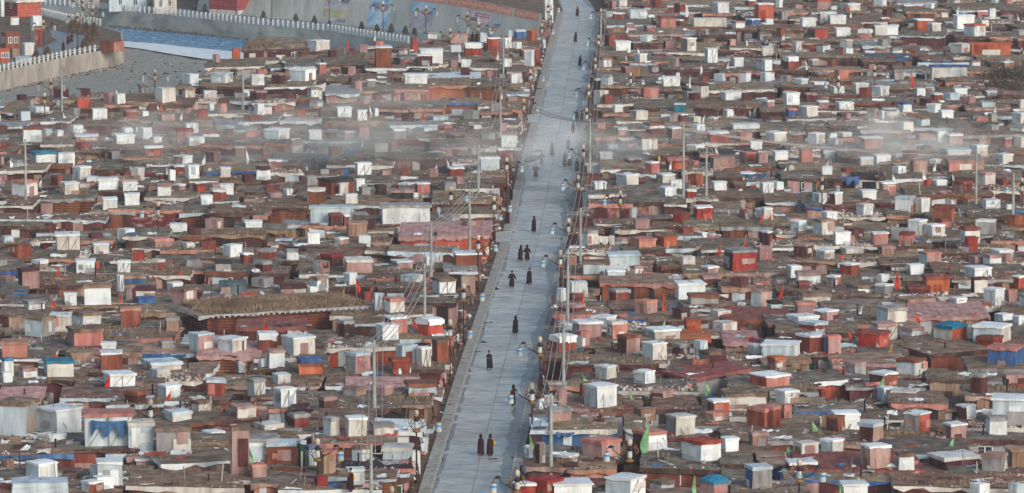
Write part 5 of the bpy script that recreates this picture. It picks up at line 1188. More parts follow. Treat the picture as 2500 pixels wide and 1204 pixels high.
# ---------------------------------------------------------------- people
M_skin = mat('skin', (168,122,98), var=0, bump=0); M_shoe = mat('dark shoes', (38,30,30), var=0, bump=0)
ROBE = {'m': mat('maroon robe', (44,15,19), (32,11,15), (60,23,26), scale=3, var=.08), 'd': mat('dark robe', (28,17,24), (20,13,18), (42,25,32), scale=3, var=.08), 'k': mat('black coat', (26,24,28), var=.05), 'o': mat('orange cloth', (200,96,40), var=0), 'y': mat('yellow bag cloth', (214,158,50), var=0), 'b': mat('blue bag cloth', (70,80,100), var=0)}
def skin_body(name, arms):
    me = bpy.data.meshes.new(name)
    V = [(0,0,.95),(0,0,1.15),(0,.01,1.34),(0,0,1.46),(0,-.02,1.55),(0,-.03,1.64),(0,-.02,1.72)]; Rr = [.15,.14,.16,.06,.085,.1,.07]
    E = [(i, i+1) for i in range(6)]
    for s in (-1, 1):
        sw = .16*s
        k = len(V); V += [(s*.1, 0, .88), (s*.11, -sw*.6, .48), (s*.11, sw*.2+ (.1 if s > 0 else -.05), .09), (s*.12, sw*.2+(-.06 if s > 0 else -.2), .04)]; Rr += [.1, .065, .045, .04]
        E += [(0, k), (k, k+1), (k+1, k+2), (k+2, k+3)]
        k = len(V)
        if arms: A = [(s*.19, 0, 1.38), (s*.29, .02, 1.12), (s*.35, -.05, .93), (s*.36, -.08, .86)]
        else: A = [(s*.18, 0, 1.38), (s*.23, .02, 1.1), (s*.12, -.16, 1.08), (s*.05, -.19, 1.1)]
        V += A; Rr += [.065, .045, .032, .03]; E += [(2, k), (k, k+1), (k+1, k+2), (k+2, k+3)]
        hnd = len(V)-1; d = Vector(A[3])-Vector(A[2]); d.normalize()
        for f in range(5):
            o_ = Vector((0, (f-2)*.02, 0)); ln = (.05, .075, .08, .075, .06)[f]
            b0 = Vector(A[3])+o_+d*(.02 if f else -.01); b1 = b0+d*ln*.6+Vector((0, -.02 if f == 0 else 0, 0)); b2 = b1+(d*.6+Vector((-s*.5, 0, 0))).normalized()*ln*.4
            k2 = len(V); V += [tuple(b0), tuple(b1), tuple(b2)]; Rr += [.01, .009, .008]; E += [(hnd, k2), (k2, k2+1), (k2+1, k2+2)]
    me.from_pydata(V, E, []); o = bpy.data.objects.new(name, me); COL.objects.link(o)
    md = o.modifiers.new('s', 'SKIN'); o.modifiers.new('u', 'SUBSURF').levels = 1
    for v, r in zip(me.skin_vertices[0].data, Rr): v.radius = (r, r)
    me.skin_vertices[0].data[0].use_root = True
    bpy.context.view_layer.update()
    dg = bpy.context.evaluated_depsgraph_get(); m2 = bpy.data.meshes.new_from_object(o.evaluated_get(dg)); bpy.data.objects.remove(o)
    m2.materials.clear(); m2.materials.append(M_skin); m2.polygons.foreach_set('use_smooth', [True]*len(m2.polygons))
    # face relief: nose and brow
    for v in m2.vertices:
        x, y, z = v.co
        if 1.58 < z < 1.66 and y < -.1 and abs(x) < .03: v.co.y -= .03
    return m2
BODY = {k: skin_body('person', k) for k in (True, False)}
def cloak(m, arms, hood, sway):
    b = MB(); n = 18
    prof = [(1.47, .08, .08), (1.43, .15, .11), (1.36, .225, .14), (1.2, .245, .17), (1.0, .25, .185), (.75, .27, .2), (.5, .275, .2), (.3, .29, .21), (.16, .3, .21)]
    if arms: prof = [(1.47, .08, .08), (1.42, .15, .11), (1.34, .215, .13), (1.15, .2, .15), (1.0, .19, .16), (.75, .24, .19), (.5, .26, .2), (.3, .28, .21), (.16, .3, .21)]
    i0 = len(b.v); k = b.mi(m)
    for j, (z, rx, ry) in enumerate(prof):
        for t in range(n):
            a = 2*math.pi*t/n; f = 1+(.05*j/8)*math.sin(a*5+sway)+(.03*j/8)*math.sin(a*9)
            b.v.append((rx*f*math.cos(a)+sway*.02*j/8, ry*f*math.sin(a), z+(.03*math.sin(a*2+sway) if j == 8 else 0)))
    for j in range(len(prof)-1):
        for t in range(n): o_ = i0+j*n; b.f.append((o_+n+t, o_+n+(t+1) % n, o_+(t+1) % n, o_+t)); b.m.append(k)
    if arms:
        for s in (-1, 1): b.tube([(s*.17, 0, 1.4), (s*.26, .01, 1.2), (s*.3, .01, 1.1), (s*.34, -.03, .97)], [.085, .085, .09, .1], m, 8)
    if hood:
        b.lathe((0, -.0, 0), [(.09, 1.42), (.115, 1.5), (.135, 1.6), (.13, 1.7), (.09, 1.78), (.02, 1.81)], m, 10)
    return b
PEOPLE = [  # x, feet y, robe, arms, hood, turn, label, extra
 (1410,41,'m',0,1,0,'hooded person in maroon robe, highest up the road',None),(1406,104,'d',0,1,0,'person in dark cloak, second down from the top of the road',None),(1417,163,'d',0,1,0,'person in dark cloak at the right of the upper road, third down',None),
 (1409,298,'m',0,0,0,'person in maroon robe by the right kerb under a hanging lantern',None),(1421,300,'m',0,0,1,'person in maroon robe on the right kerb beside another one',None),(1400,327,'d',0,1,0,'dark-cloaked person below the pair at the right kerb',None),
 (1388,366,'d',0,0,.6,'person in dark robe walking in the smoke near the right kerb',None),(1348,382,'d',0,1,0,'dark-robed person alone in the middle of the road by the smoke',None),(1323,403,'k',1,0,0,'person in black carrying a large dark bundle by the left kerb','bundle'),
 (1379,407,'d',0,1,.4,'wide dark-cloaked person, left of the hazy pair',None),(1391,407,'d',0,1,0,'dark-cloaked person, right of the hazy pair',None),(1409,420,'d',0,0,0,'dark-robed person standing on the right kerb by the lamp',None),
 (1308,434,'m',1,0,0,'person in maroon robe with arms out, at the left kerb',None),(1304,567,'d',0,1,.5,'lone hooded person in near-black cloak level with the side street',None),(1272,638,'m',0,1,0,'left one of the pair in maroon robes below the side street',None),
 (1287,637,'m',1,1,0,'right one of the pair in maroon robes below the side street',None),(1250,702,'m',1,0,0,'person in maroon robe with dark bag walking on the left of the road','bag'),(1293,696,'k',0,0,0,'person in black cloak with bare head in mid road',None),
 (1259,816,'d',0,1,0,'hooded person in dark cloak, alone in the centre of the lower road',None),(1194,903,'k',0,0,3.1,'person in black coat walking towards the viewer',None),(1253,989,'m',0,1,1.2,'person in maroon cloak near the right kerb behind a lantern',None),
 (1174,1113,'m',0,1,0,'left one of the two monks lowest on the road',None),(1197,1113,'m',0,1,.3,'monk with a yellow shoulder bag, lowest on the road','ybag'),(1248,488,'d',0,0,1.5,'dark-robed person standing on the left pavement',None),
 (1240,547,'m',0,0,.3,'person in maroon robe on the left pavement above the side street',None),(1317,60,'d',0,0,0,'small dark figure by the left pavement near the top',None),(155,125,'m',0,0,0,'maroon-robed person lowest on the left bank road',None),(167,109,'m',0,0,0,'maroon-robed person walking on the left bank road, middle of three',None),
 (175,104,'m',1,0,0,'maroon-robed person farthest along the left bank road',None)]
ROOFP = [(1184,128,'k',0,0,.4,'person in black robe standing between two red huts',None),(1154,104,'m',0,0,0,'small maroon figure by a lamp on the far roofs',None),(1164,104,'m',0,0,.5,'small dark maroon figure right of another near the far lamp',None),
 (1059,482,'m',1,0,1.2,'person in maroon robe with orange cloth working on a roof','ocloth'),(994,1086,'m',0,1,1.0,'maroon-cloaked person climbing among white sheets on a roof',None),(998,1198,'m',1,0,2.,'person in maroon and orange by the pale blue shed','ocloth'),(856,1200,'m',0,0,.8,'maroon-robed person with a yellow bag at the bottom edge','ybag'),
 (2020,690,'m',0,0,.7,'person in maroon with orange cloth between white huts on a roof','ocloth')]
for n_, (x, yf, c, arms, hood, turn, lab, ex) in enumerate(PEOPLE+ROOFP):
    z = 0.02
    if n_ >= len(PEOPLE):
        z = 2.35; p = P(x, yf, z)
        i, j = cell(p[0], p[1]); z = float(HM[i, j])+.2 if HM[i, j] > 0 else .05
    elif 1200 < x < 1250 and yf < 560: z = .13
    p = P(x, yf, z); root = empty('person', p); root.rotation_euler = (0, 0, math.pi+turn if True else 0)
    sc_ = U(.96, 1.03); root.scale = (sc_, sc_, sc_)
    bo = bpy.data.objects.new('body', BODY[bool(arms)]); COL.objects.link(bo); bo.parent = root
    m = ROBE[c]
    r = cloak(m, bool(arms), False, U(0, 6)).build('robe', root, (0, 0, 0), True)
    if hood: b = MB(); b.lathe((0, .015, 0), [(.1, 1.42), (.125, 1.5), (.14, 1.6), (.135, 1.7), (.095, 1.79), (.02, 1.82)], m, 10); b.build('hood', root, (0, 0, 0), True)
    else: b = MB(); b.lathe((0, .02, 0), [(.1, 1.6), (.115, 1.66), (.1, 1.74), (.05, 1.79), (.01, 1.8)], R_.choice((M_shoe, ROBE['m'])), 10); b.build('hair' if c == 'k' else 'cap', root, (0, 0, 0), True)
    b = MB()
    for s in (-1, 1): b.box((s*.11, -.06 if s < 0 else .04, -.01), (.1, .25, .09), M_shoe, taper=.8)
    b.build('shoes', root, (0, 0, 0))
    if ex in ('bag', 'ybag'):
        b = MB(); b.lathe((-.34, 0, .82), [(.03, .0), (.09, .05), (.11, .16), (.08, .28), (.03, .33)], ROBE['y' if ex == 'ybag' else 'b'], 8); b.tube([(-.32, 0, 1.18), (-.1, .12, 1.42), (.1, .08, 1.44)], .02, ROBE['y' if ex == 'ybag' else 'b'], 4)
        b.build('shoulder_bag', root, (0, 0, 0))
    if ex == 'ocloth': b = MB(); b.grid((-.2, .2, 1.4), (.22, .19, 1.4), (.27, .22, .7), (-.25, .23, .75), 4, 5, ROBE['o'], .02, .02, .02); b.build('orange_shawl', root, (0, 0, 0))
    if ex == 'bundle':
        o = MB(); o.tube([(p[0]-2.2, p[1], .5), (p[0]-1.6, p[1], .75), (p[0]-.8, p[1], .9), (p[0]-.1, p[1]-.2, 1.1)], [.15, .42, .36, .12], ROBE['k'], 10); oo = o.build('cloth_bundle', None, (p[0]-1.2, p[1], .4)); reg(oo, '', 'bundle', label='large dark cloth bundle carried at the left kerb', px=x-22, py=368)
    reg(root, '', 'person', px=x, py=yf-20, label=lab)
# ---------------------------------------------------------------- riverside trees, striped red houses, odd single things
M_leaf = [mat('dark conifer leaf', (84,88,80), (64,68,62), None, var=.1), mat('brown winter leaf', (112,84,62), (84,62,48), None, var=.1)]
M_bark = mat('bark', (92,74,62), var=.1)
def tree(x, y, H, kind, label, z=0.0, spread=.35):
    p = P(x, y, z); root = empty('small_tree', p)
    b = MB(); b.tube([(p[0], p[1], z), (p[0]+U(-.05, .05), p[1], z+H*.5), (p[0], p[1], z+H*.95)], [.07, .045, .015], M_bark, 6)
    for t in range(7):
        h = z+H*U(.3, .85); a = U(0, 6.28); r = H*spread*U(.5, 1); b.tube([(p[0], p[1], h), (p[0]+math.cos(a)*r, p[1]+math.sin(a)*r, h+r*.4)], .018, M_bark, 4)
    b.build('trunk', root, p)
    b = MB(); ml = M_leaf[kind]
    for t in range(420):
        q = U(0, 1)**.8; rr = (H*spread*(1-q)**.8+.06)*math.sqrt(U(0, 1)); a = U(0, 6.28); h = z+H*(.18+.82*q)
        c = Vector((p[0]+math.cos(a)*rr, p[1]+math.sin(a)*rr, h)); d1 = Vector((U(-1, 1), U(-1, 1), U(-1, 1))).normalized()*.11; d2 = Vector((U(-1, 1), U(-1, 1), U(-.3, 1))).normalized()*.08
        b.quad(tuple(c-d1-d2), tuple(c+d1-d2), tuple(c+d1+d2), tuple(c-d1+d2), ml)
    b.build('crown', root, p)
    reg(root, label, 'tree', px=x, py=y-H*6)
for i, (x, y, H) in enumerate([(318,14,1.5),(369,19,1.5),(413,27,1.5),(474,30,1.9),(500,33,1.9),(643,46,1.6),(722,54,1.7),(768,63,2.0),(804,67,1.3),(883,76,1.9),(920,80,1.6),(955,84,2.1),(990,88,2.0),(1012,94,2.1),(1046,98,1.7),(1082,104,1.4)]):
    tree(x, y, H*.85, 0, 'small dark conifer along the far river road')
for x, y, H in [(176,82,2.2),(186,78,2.6),(210,84,2.0),(230,100,3.0),(218,112,2.2),(205,122,1.8),(116,138,1.6),(88,150,1.8)]: tree(x, y, H, 1, 'bushy brown tree on the left river bank', spread=.45)
def dark_bush(x, y, z, r, lab):
    p = P(x, y, z); b = MB(); n = int(900*r)
    for t in range(n):
        a, e = U(0, 6.28), U(0, 1.5); rr = r*U(.3, 1)**.6*(1+.25*math.sin(a*3))
        c = Vector((p[0]+math.cos(a)*math.cos(e)*rr*1.3, p[1]+math.sin(a)*math.cos(e)*rr, z+math.sin(e)*rr*.75)); d1 = Vector((U(-1, 1), U(-1, 1), U(-1, 1)))*.1; d2 = Vector((U(-1, 1), U(-1, 1), U(-1, 1)))*.08
        b.quad(tuple(c-d1-d2), tuple(c+d1-d2), tuple(c+d1+d2), tuple(c-d1+d2), R_.choice(M_leaf+[M_bark]))
    o = b.build("thorn_bush", None, p); reg(o, lab, "bush", "thorn bushes on the bank", px=x, py=y)
for x, y, z, r in [(2430,228,1.2,2.6),(2466,236,1.2,3.0),(2484,205,1.5,3.0),(2445,196,2.0,2.2)]: dark_bush(x, y, z, r, 'dark leafless thorn bush')
# dark fire-topped post (bush bound to a pole)
p = P(1577, 1040, 1.2); root = empty('brushwood_post', p)
b = MB(); b.tube([p, (p[0]+.1, p[1], p[2]+1.5)], .1, M_black, 6); b.build('post', root, p)
b = MB()
for t in range(420):
    a = U(0, 6.28); h = U(0, 1.3); rr = (.15+.3*h/1.3)*U(.3, 1); c = (p[0]+.1+math.cos(a)*rr, p[1]+math.sin(a)*rr, p[2]+1.1+h)
    b.tube([c, (c[0]+math.cos(a)*.12, c[1]+math.sin(a)*.1, c[2]+U(.1, .35))], .012, R_.choice((M_black, M_bark)), 3, False)
b.build('brushwood', root, p); reg(root, '', 'post', label='blackened post topped with a bundle of brushwood', px=1577, py=990)
# striped red houses
M_stripe = wm('L')
def striped(x0, x1, ytop, ybot, s, zb, lab, wc, basewhite):
    q = frame_quad(x0, x1, ybot, 0, None, s); k = ppm(q[1][1]); H = (ybot-ytop)/k; cx = sum(p[0] for p in q)/4; cy = sum(p[1] for p in q)/4; og = (cx, cy, 0); root = empty('red_house', og)
    b = MB(); mr = [mat('red painted plank', (150,62,66), (126,50,54), None, var=0), mat('orange red plank', (178,84,66), (150,66,52), None, var=0)]
    mj = mat('pale joint line', (190,130,124), var=0, bump=0)
    n = int(H/.42); hb = basewhite
    for kf in range(4):
        A, B_ = q[kf], q[(kf+1) % 4]; dx, dy = B_[0]-A[0], B_[1]-A[1]; L = math.hypot(dx, dy); nx, ny = dy/L, -dx/L
        for t in range(n):
            z0 = hb+(H-hb)*t/n; z1 = hb+(H-hb)*(t+.8)/n; z2 = hb+(H-hb)*(t+1)/n; f = lambda pt, zz, o: (pt[0]+nx*o, pt[1]+ny*o, zz)
            b.quad(f(A, z0, .06), f(B_, z0, .06), f(B_, z1, .06), f(A, z1, .06), mr[1 if (wc and kf == 1) else 0]); b.quad(f(A, z1, .0), f(B_, z1, .0), f(B_, z2, .0), f(A, z2, .0), mj)
        if hb: b.quad((A[0]+nx*.1, A[1]+ny*.1, 0), (B_[0]+nx*.1, B_[1]+ny*.1, 0), (B_[0]+nx*.1, B_[1]+ny*.1, hb), (A[0]+nx*.1, A[1]+ny*.1, hb), wm('c'))
    b.build('walls', root, og)
    roof_mesh(q, H, 'e', over=.5, m=wm('c'), edge=wm('c')).build('roof', root, og)
    for u in ((.5,) if wc else (.2, .5, .8)): window(q[0], q[1], u, .9, H*.5+hb*.3, H*.5+hb*.3+1.0, root, og, M_glass, .12)
    reg(root, '', 'house', label=lab, px=(x0+x1)/2, py=(ytop+ybot)/2)
striped(7, 96, 4, 42, .4, 0, 'orange-red striped house with a white-patterned eave, top left corner', True, 0)
striped(508, 631, -40, 37, .57, 0, 'maroon striped house with white base across the river', False, .8)
# tarp booth at the tip of the left bank
p = P(272, 128, 0); root = empty('tarp_booth', p); b = MB(); q = frame_quad(243, 301, 128, 0, None, .62)
for kf, c in ((0, 'R'), (1, 's'), (2, 's'), (3, 'R')): wall_face(b, q[kf], q[(kf+1) % 4], 0, 1.7, c, 4, .06)
b.build('tarp', root, p); roof_mesh(q, 1.7, 'e', over=.1, thick=.06, m=wm('R')).build('roof', root, p)
reg(root, '', 'booth', label='booth of dark red and pink tarps at the river wall tip', px=272, py=115)
# ladders
def ladder(x, y, z, L, lean, lab):
    p = P(x, y, z); root = empty('ladder', p); b = MB(); top = (p[0]+lean, p[1]+.9, z+L); m = M_plank
    for s in (-.22, .22): b.tube([(p[0]+s, p[1], z), (top[0]+s, top[1], top[2])], .035, m, 4)
    b.build('rails', root, p)
    for t in range(1, 7):
        u = t/7; c = [p[i]+(top[i]-p[i])*u for i in range(3)]; b = MB(); b.tube([(c[0]-.22, c[1], c[2]), (c[0]+.22, c[1], c[2])], .028, m, 4); b.build('rung', root, p)
    reg(root, '', 'ladder', label=lab, px=x, py=y)
ladder(1400, 1184, .2, 2.9, .35, 'wooden ladder leaning on the scarlet-walled cabin by the road'); ladder(1619, 1204, 0, 3.1, .25, 'pale wooden ladder leaning on the wide earth-roofed cabin'); ladder(1008, 945, .8, 1.9, -.3, 'short wooden ladder beside the small windowed cabin left of the road')
# blue cloths and hanging things along the road, seen in the photograph
def drape(x0, x1, y0, y1, z0, c, lab, sag=.25, kind='tarp'):
    xm, ym = (x0+x1)/2, (y0+y1)/2
    hs_ = [t for t in HUTS if t['x0'] < xm < t['x1'] and t['y0'] < ym < t['y1']]
    if hs_:                                      # hang it on the wall of the hut it covers
        Yf = min(p[1] for t in hs_ for p in t['q'])-.2; v = (CY-y0)/F_PX; z0 = CAMH+Yf*(-st+v*ct)/(ct+v*st)
    a, b_ = P(x0, y0, z0), P(x1, y0, z0); k = ppm(a[1]); h = (y1-y0)/k
    b = MB(); n = 8; mid = ((a[0]+b_[0])/2, a[1], z0); m = wm(c)
    for t in range(n):
        f = lambda i, q: (a[0]+(b_[0]-a[0])*i/n, a[1]+(b_[1]-a[1])*i/n-.12*math.sin(i*2.1)*q-.05, z0-sag*4*(i/n)*(1-i/n)*(1-q)*.4-h*q*(.75+.35*math.sin(i*1.7+x0)))
        for q0, q1 in ((0, .5), (.5, 1)): b.quad(f(t, q1), f(t+1, q1), f(t+1, q0), f(t, q0), m)
        g = lambda i, q: (f(i, q)[0], f(i, q)[1]+.03, f(i, q)[2])
        for q0, q1 in ((0, .5), (.5, 1)): b.quad(g(t, q0), g(t+1, q0), g(t+1, q1), g(t, q1), m)
    o = b.build('hanging_'+kind, None, mid); reg(o, lab, kind, px=(x0+x1)/2, py=(y0+y1)/2, label=lab)
for x0, x1, y0, y1, z0, c, lab in [(222,308,1026,1068,2.5,'b','crumpled blue tarp hanging from the white cabin eave'),(1204,1310,58,70,3.2,'b','long blue tarp hung along a roof near the upper road'),(1545,1650,783,797,2.4,'b','blue tarp strip under an earth eave beside a maroon hut'),
  (1318,1342,1028,1062,2.6,'b','blue tarp hanging at a roof corner beside the road'),(2050,2098,430,452,2.7,'b','blue tarp dangling by the dark green wall'),(338,455,864,876,2.5,'b','blue tarp hem below a plank roof'),(1356,1402,1054,1068,2.4,'b','dark blue tarp under a plank eave by the road'),
  (2240,2366,152,166,3.2,'l','grey-blue plastic rolled along the white house roof'),(1806,1870,424,436,2.5,'b','dark blue cloth along a roof edge'),(1690,1730,875,905,2.5,'R','brick red cloth hanging over a pink wall'),(1380,1440,1140,1190,2.4,'r','scarlet tarp wall beside the ladder'),
  (1626,1730,818,832,2.6,'R','rust red rolled tarp over a brick red wall'),(1776,1880,778,800,2.8,'R','dark red rolled cloth along a pink house roof'),(1460,1500,575,608,2.5,'c','cream sheet leaning against a brick red cabin')]: drape(x0, x1, y0, y1, z0, c, lab)
# clutter along the left side of the road: cloths, bags and boards on the house ends
b = MB()
for t in range(520):
    Y = ymin+8+(ymax-80-ymin)*U(0, 1)**1.4; l, r = roadx(Y)
    left = U(0, 1) < .68
    X = l-1.45-U(0, .55) if left else r+.85+U(0, .5)
    if 568 < Q(X, Y, 0)[1] < 592: continue
    m = SHEETM[R_.choice('wwwcclpppssRRmoaaagkb')]
    if U(0, 1) < .5: stone(b, X, Y, U(.1, .4), U(.12, .38), m, .8)
    else: h = U(.5, 1.9); b.grid((X, Y-.3, h+U(.2, .9)), (X+U(-.3, .3), Y+.4, h+.4), (X+U(-.1, .3), Y+.4, max(.05, h-.5)), (X+.1, Y-.3, max(.05, h-.4)), 3, 3, m, .06, .05, .08)
stuff(b.build('roadside_clutter'), 'cloths, bags and boards heaped against the house ends along the road', 'clutter')
b = MB()
for x, y, r in [(1190,786,.5),(1172,801,.55),(1176,834,.6),(1165,856,.35),(1303,345,.5),(1310,368,1.0),(1096,988,.9),(1200,1118,.5),(1345,205,.5),(1332,208,.4)]:
    p = P(x, y, .1)
    for t in range(5): stone(b, p[0]+U(-.5, .5)*r*1.6, p[1]+U(-.4, .4)*r, .02, U(.3, .6)*r, ROBE['k'] if y > 300 else SHEETM['w'], .3)
stuff(b.build('road_litter'), 'dark rags and litter lying at the road edges', 'litter')
# ---------------------------------------------------------------- smoke
def smoke(x, y, z, size, dens, seed):
    p = P(x, y, z); me = bpy.data.meshes.new('smoke'); bm = bmesh.new(); bmesh.ops.create_icosphere(bm, subdivisions=3, radius=1)
    for v in bm.verts: v.co = Vector((v.co.x*size[0], v.co.y*size[1], v.co.z*size[2]))
    bm.to_mesh(me); bm.free(); o = bpy.data.objects.new('smoke', me); COL.objects.link(o); o.location = p
    m = bpy.data.materials.new('smoke'); m.use_nodes = True; n, l = m.node_tree.nodes, m.node_tree.links; n.remove(n['Principled BSDF'])
    v = n.new('ShaderNodeVolumePrincipled'); v.inputs['Color'].default_value = (.95, .98, 1, 1); v.inputs['Anisotropy'].default_value = -.45; l.new(v.outputs[0], n['Material Output'].inputs['Volume'])
    tc = n.new('ShaderNodeTexCoord'); no = n.new('ShaderNodeTexNoise'); no.inputs['Scale'].default_value = .16; no.inputs['Detail'].default_value = 3; mp = n.new('ShaderNodeMapping'); mp.inputs['Location'].default_value = (seed*7, seed, 0); mp.inputs['Scale'].default_value = (.7, .5, 1.6)
    l.new(tc.outputs['Object'], mp.inputs[0]); l.new(mp.outputs[0], no.inputs['Vector'])
    gl = n.new('ShaderNodeVectorMath'); gl.operation = 'DIVIDE'; gl.inputs[1].default_value = size; l.new(tc.outputs['Object'], gl.inputs[0])
    ln = n.new('ShaderNodeVectorMath'); ln.operation = 'LENGTH'; l.new(gl.outputs[0], ln.inputs[0])
    mr = n.new('ShaderNodeMapRange'); mr.inputs[1].default_value = 1.0; mr.inputs[2].default_value = .1; mr.inputs[3].default_value = 0; mr.inputs[4].default_value = 1; l.new(ln.outputs['Value'], mr.inputs[0])
    cr = n.new('ShaderNodeMapRange'); cr.inputs[1].default_value = .42; cr.inputs[2].default_value = .72; cr.inputs[3].default_value = 0; cr.inputs[4].default_value = dens*.5; l.new(no.outputs['Fac'], cr.inputs[0])
    mu = n.new('ShaderNodeMath'); mu.operation = 'MULTIPLY'; l.new(mr.outputs[0], mu.inputs[0]); l.new(cr.outputs[0], mu.inputs[1]); l.new(mu.outputs[0], v.inputs['Density'])
    me.materials.append(m); stuff(o, 'thin blue-white smoke drifting over the roofs', 'smoke')
if SMOKE:
    for x_, y_, z_, sz, dn, sd_ in [(760,370,3.2,(16,14,3.4),.12,1),(880,345,4.2,(9,10,3.6),.15,9),(560,385,3.0,(16,14,2.8),.07,4),(1410,385,3.4,(9,12,3.6),.16,2),(1395,330,4.0,(5,9,3.6),.12,12),(1530,362,3.0,(5,6,2.2),.3,6),(1480,375,3.0,(7,7,2.6),.2,7),(2170,345,4.2,(7,8,4.4),.22,3),(2320,345,3.6,(7,7,3.4),.2,5),(2250,385,3.0,(14,10,2.2),.08,10),(950,250,3.5,(14,12,3),.07,8),(350,330,3.5,(20,30,3.4),.045,13),(700,330,4.0,(24,34,4.0),.05,14),(1010,360,3.6,(20,26,3.6),.05,15),(1330,360,4.0,(14,26,4.2),.06,16),(2220,360,4.0,(22,26,4.0),.05,17),(1640,340,3.6,(18,20,3.2),.04,18)]: smoke(x_, y_, z_, sz, dn, sd_)
# ---------------------------------------------------------------- air
if HAZE:
    b = MB(); b.box((0, 1000, -5), (1300, 2200, 110), mat('soft air', (200,200,200))); b.mats = []; o = None
    me = bpy.data.meshes.new('haze'); me.from_pydata(b.v, [], b.f); o = bpy.data.objects.new('haze', me); COL.objects.link(o)
    m = bpy.data.materials.new('haze air'); m.use_nodes = True; n, l = m.node_tree.nodes, m.node_tree.links; n.remove(n['Principled BSDF'])
    v = n.new('ShaderNodeVolumePrincipled'); v.inputs['Color'].default_value = (.80, .86, .92, 1); v.inputs['Density'].default_value = HAZE; l.new(v.outputs[0], n['Material Output'].inputs['Volume'])
    me.materials.append(m); stuff(o, 'faint pale haze filling the air above the whole town', 'haze')
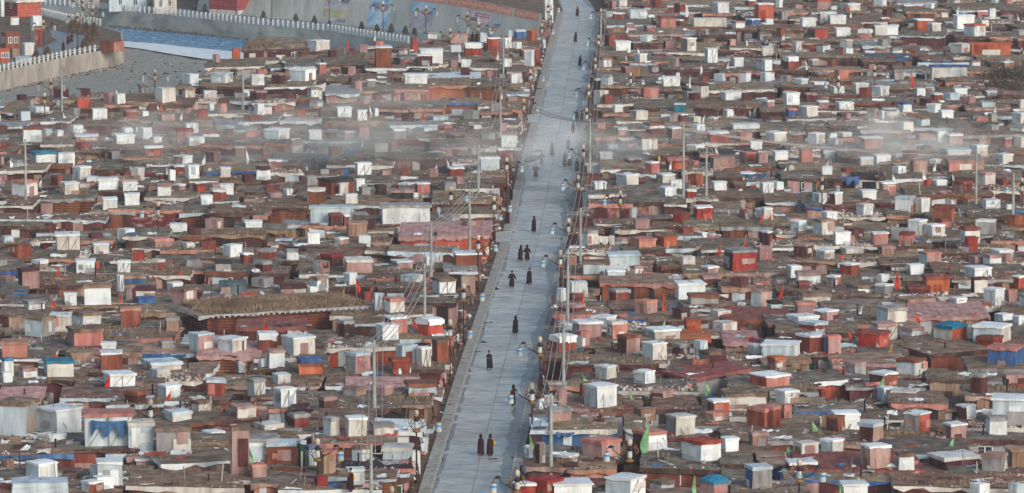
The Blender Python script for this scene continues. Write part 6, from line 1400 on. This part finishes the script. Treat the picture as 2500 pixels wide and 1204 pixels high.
# ---------------------------------------------------------------- labels: every thing singled out
MARKS = [  # phrase, px, py, category of the thing that is the mark, its own label
 ('the mound-roofed riverside house', 683, 135, 'cabin', 'dark red riverside cabin with high grassy mound roof'),
 ('the wide orange tarp wall', 1097, 213, 'cabin', 'cabin with wide bright orange tarp wall'),
 ('the long blue wall', 878, 407, 'cabin', 'cabin with long blue wall behind two white huts'),
 ('the flaking white wall', 355, 512, 'cabin', 'long cabin with maroon wall covered in flaking whitewash'),
 ('the square teal hut', 1661, 268, 'hut', 'square teal hut with one white side edge'),
 ('the dark green wall', 1952, 433, 'cabin', 'cabin with dark green tarp wall under an earth roof'),
 ('the orange house on stilts', 2419, 124, 'hut', 'wide orange hut on the upper right bank above thorn bushes'),
 ('the maroon two-window house', 2262, 84, 'cabin', 'maroon plank house below the orange and white huts, top right'),
 ('the white-lidded orange hut', 1866, 28, 'hut', 'wide orange hut with thick white lid near the top edge'),
 ('the bright blue hut', 2459, 872, 'hut', 'bright blue hut with pink lid at the right edge'),
 ('the teal-roofed hut', 2323, 818, 'hut', 'cream and orange hut with bright teal pointed roof'),
 ('the orange corner cabin', 2019, 920, 'cabin', 'orange corner cabin with flat brown earth roof'),
 ('the red tiled roof', 1726, 915, 'cabin', 'cabin under a broad dull red roof'),
 ('the pale blue roadside shed', 970, 1130, 'hut', 'large pale blue-grey shed beside the road with cream lid'),
 ('the silver-wrapped hut', 1194, 403, 'hut', 'silver-white wrapped hut near the left pavement'),
 ('the pink windowed house', 1490, 498, 'cabin', 'dusty pink mottled cabin right of the road'),
 ('the slate-grey tarp hut', 566, 705, 'hut', 'slate-grey tarp-covered hut behind the log house'),
 ('the twin white road towers', 1466, 968, 'hut', 'tall white box hut in front of another white tower'),
 ('the blue-edged brick hut', 1983, 842, 'hut', 'brick red hut with bright white roof sheets'),
 ('the foil-wrapped hut', 1715, 1101, 'hut', 'foil-white hut with scarlet rim lid on the wide roof'),
 ('the near-black box hut', 980, 478, 'hut', 'near-black open box hut beside a tiny white one'),
 ('the raw wood crate hut', 188, 884, 'hut', 'raw wood crate hut among dry grass'),
 ('the windowed white hut', 692, 971, 'hut', 'bright white hut with grey-blue left side, in front of a tall white one'),
 ('the salmon twin hut', 1858, 1020, 'hut', 'large brick and salmon double hut'),
 ('the pink corrugated roof', 2312, 768, 'cabin', 'cabin under a long pink corrugated roof'),
 ('the red lean-to roof', 685, 793, 'cabin', 'red corrugated lean-to in front of the log house'),
 ('the striped road-side roof', 1086, 572, 'cabin', 'orange cabin under a pink striped corrugated roof'),
 ('the big left-edge white shed', 39, 1025, 'hut', 'large white and cream shed at the left edge with earth roof'),
 ('the scarlet curtain hut', 817, 460, 'hut', 'scarlet hut with dark junk on its roof'),
 ('the giant white wrapped hut', 162, 593, 'hut', 'giant cream-white wrapped hut on the left, with white lid'),
 ('the large lidded orange hut', 1050, 802, 'hut', 'large orange hut with thick white lid beside the left pavement'),
 ('the big white cube', 730, 845, 'hut', 'big white cube hut below the red lean-to'),
 ('the maroon shutter hut', 2285, 1132, 'hut', 'wide maroon hut with cream lid near the bottom right'),
 ('the slatted bottom-right shed', 2471, 1003, 'hut', 'tall pale shed with cream side at the right edge'),
 ('the open maroon hut', 1800, 640, 'hut', 'maroon and brick hut with grey lid standing on props'),
 ('the teal-lidded left hut', 139, 910, 'hut', 'white hut under a teal lid at the lower left'),
 ('the pink tapered hut', 1426, 800, 'hut', 'dusty pink hut with bright white lid, right of the road'),
 ('the river tip booth', 272, 115, None, None),('the side street mouth', 1225, 580, None, None),('the far river bend', 440, 110, None, None),
]
used = set()
for ph, x, y, cat, lab in MARKS:
    if not cat: continue
    best = min((t for t in THINGS if t['cat'] == cat and not t['label'] and id(t) not in used), key=lambda t: math.hypot(t['px']-x, (t['py']-y)*1.3), default=None)
    if best and math.hypot(best['px']-x, best['py']-y) < 45: best['label'] = lab; used.add(id(best)); best['mark'] = ph
have = {t.get('mark') for t in THINGS}
MARKS = [m for m in MARKS if not m[3] or m[0] in have]
ORD = ['nearest', 'second-nearest', 'third-nearest', 'fourth-nearest', 'fifth-nearest', 'sixth-nearest', 'seventh-nearest', 'eighth-nearest', 'ninth-nearest', 'tenth-nearest']
from collections import defaultdict
G = defaultdict(list)
for t in THINGS:
    if t['label']: continue
    c = sorted(MARKS, key=lambda m: math.hypot(t['px']-m[1], (t['py']-m[2])*1.6))[0]
    dx, dy = t['px']-c[1], t['py']-c[2]
    if abs(dx) > abs(dy)*1.1: d = 'left of' if dx < 0 else 'right of'
    else: d = 'behind' if dy < 0 else 'in front of'
    G[(t['desc'], d, c[0])].append((math.hypot(dx, dy), t))
for (desc, d, mk), L in G.items():
    L.sort(key=lambda v: v[0])
    for i, (_, t) in enumerate(L):
        if len(L) == 1: lab = '%s %s %s' % (desc, d, mk)
        else: lab = '%s, %s %s %s' % (desc, ORD[i] if i < 10 else 'number %d away' % (i+1), d, mk)
        wds = lab.split()
        if len(wds) > 16 and ' with ' in desc: lab = lab.replace(desc, desc.split(' with ')[0])
        t['label'] = lab
seen_l = {}
for t in THINGS:
    l = t['label']
    if l in seen_l: seen_l[l] += 1; l = l+', %s one' % ['', 'another', 'third', 'fourth', 'fifth', 'sixth'][min(5, seen_l[l]-1)] if seen_l[l] < 6 else l
    else: seen_l[l] = 1
    t['o']['label'] = t['label'] if l == t['label'] else l
print('things', len(THINGS))
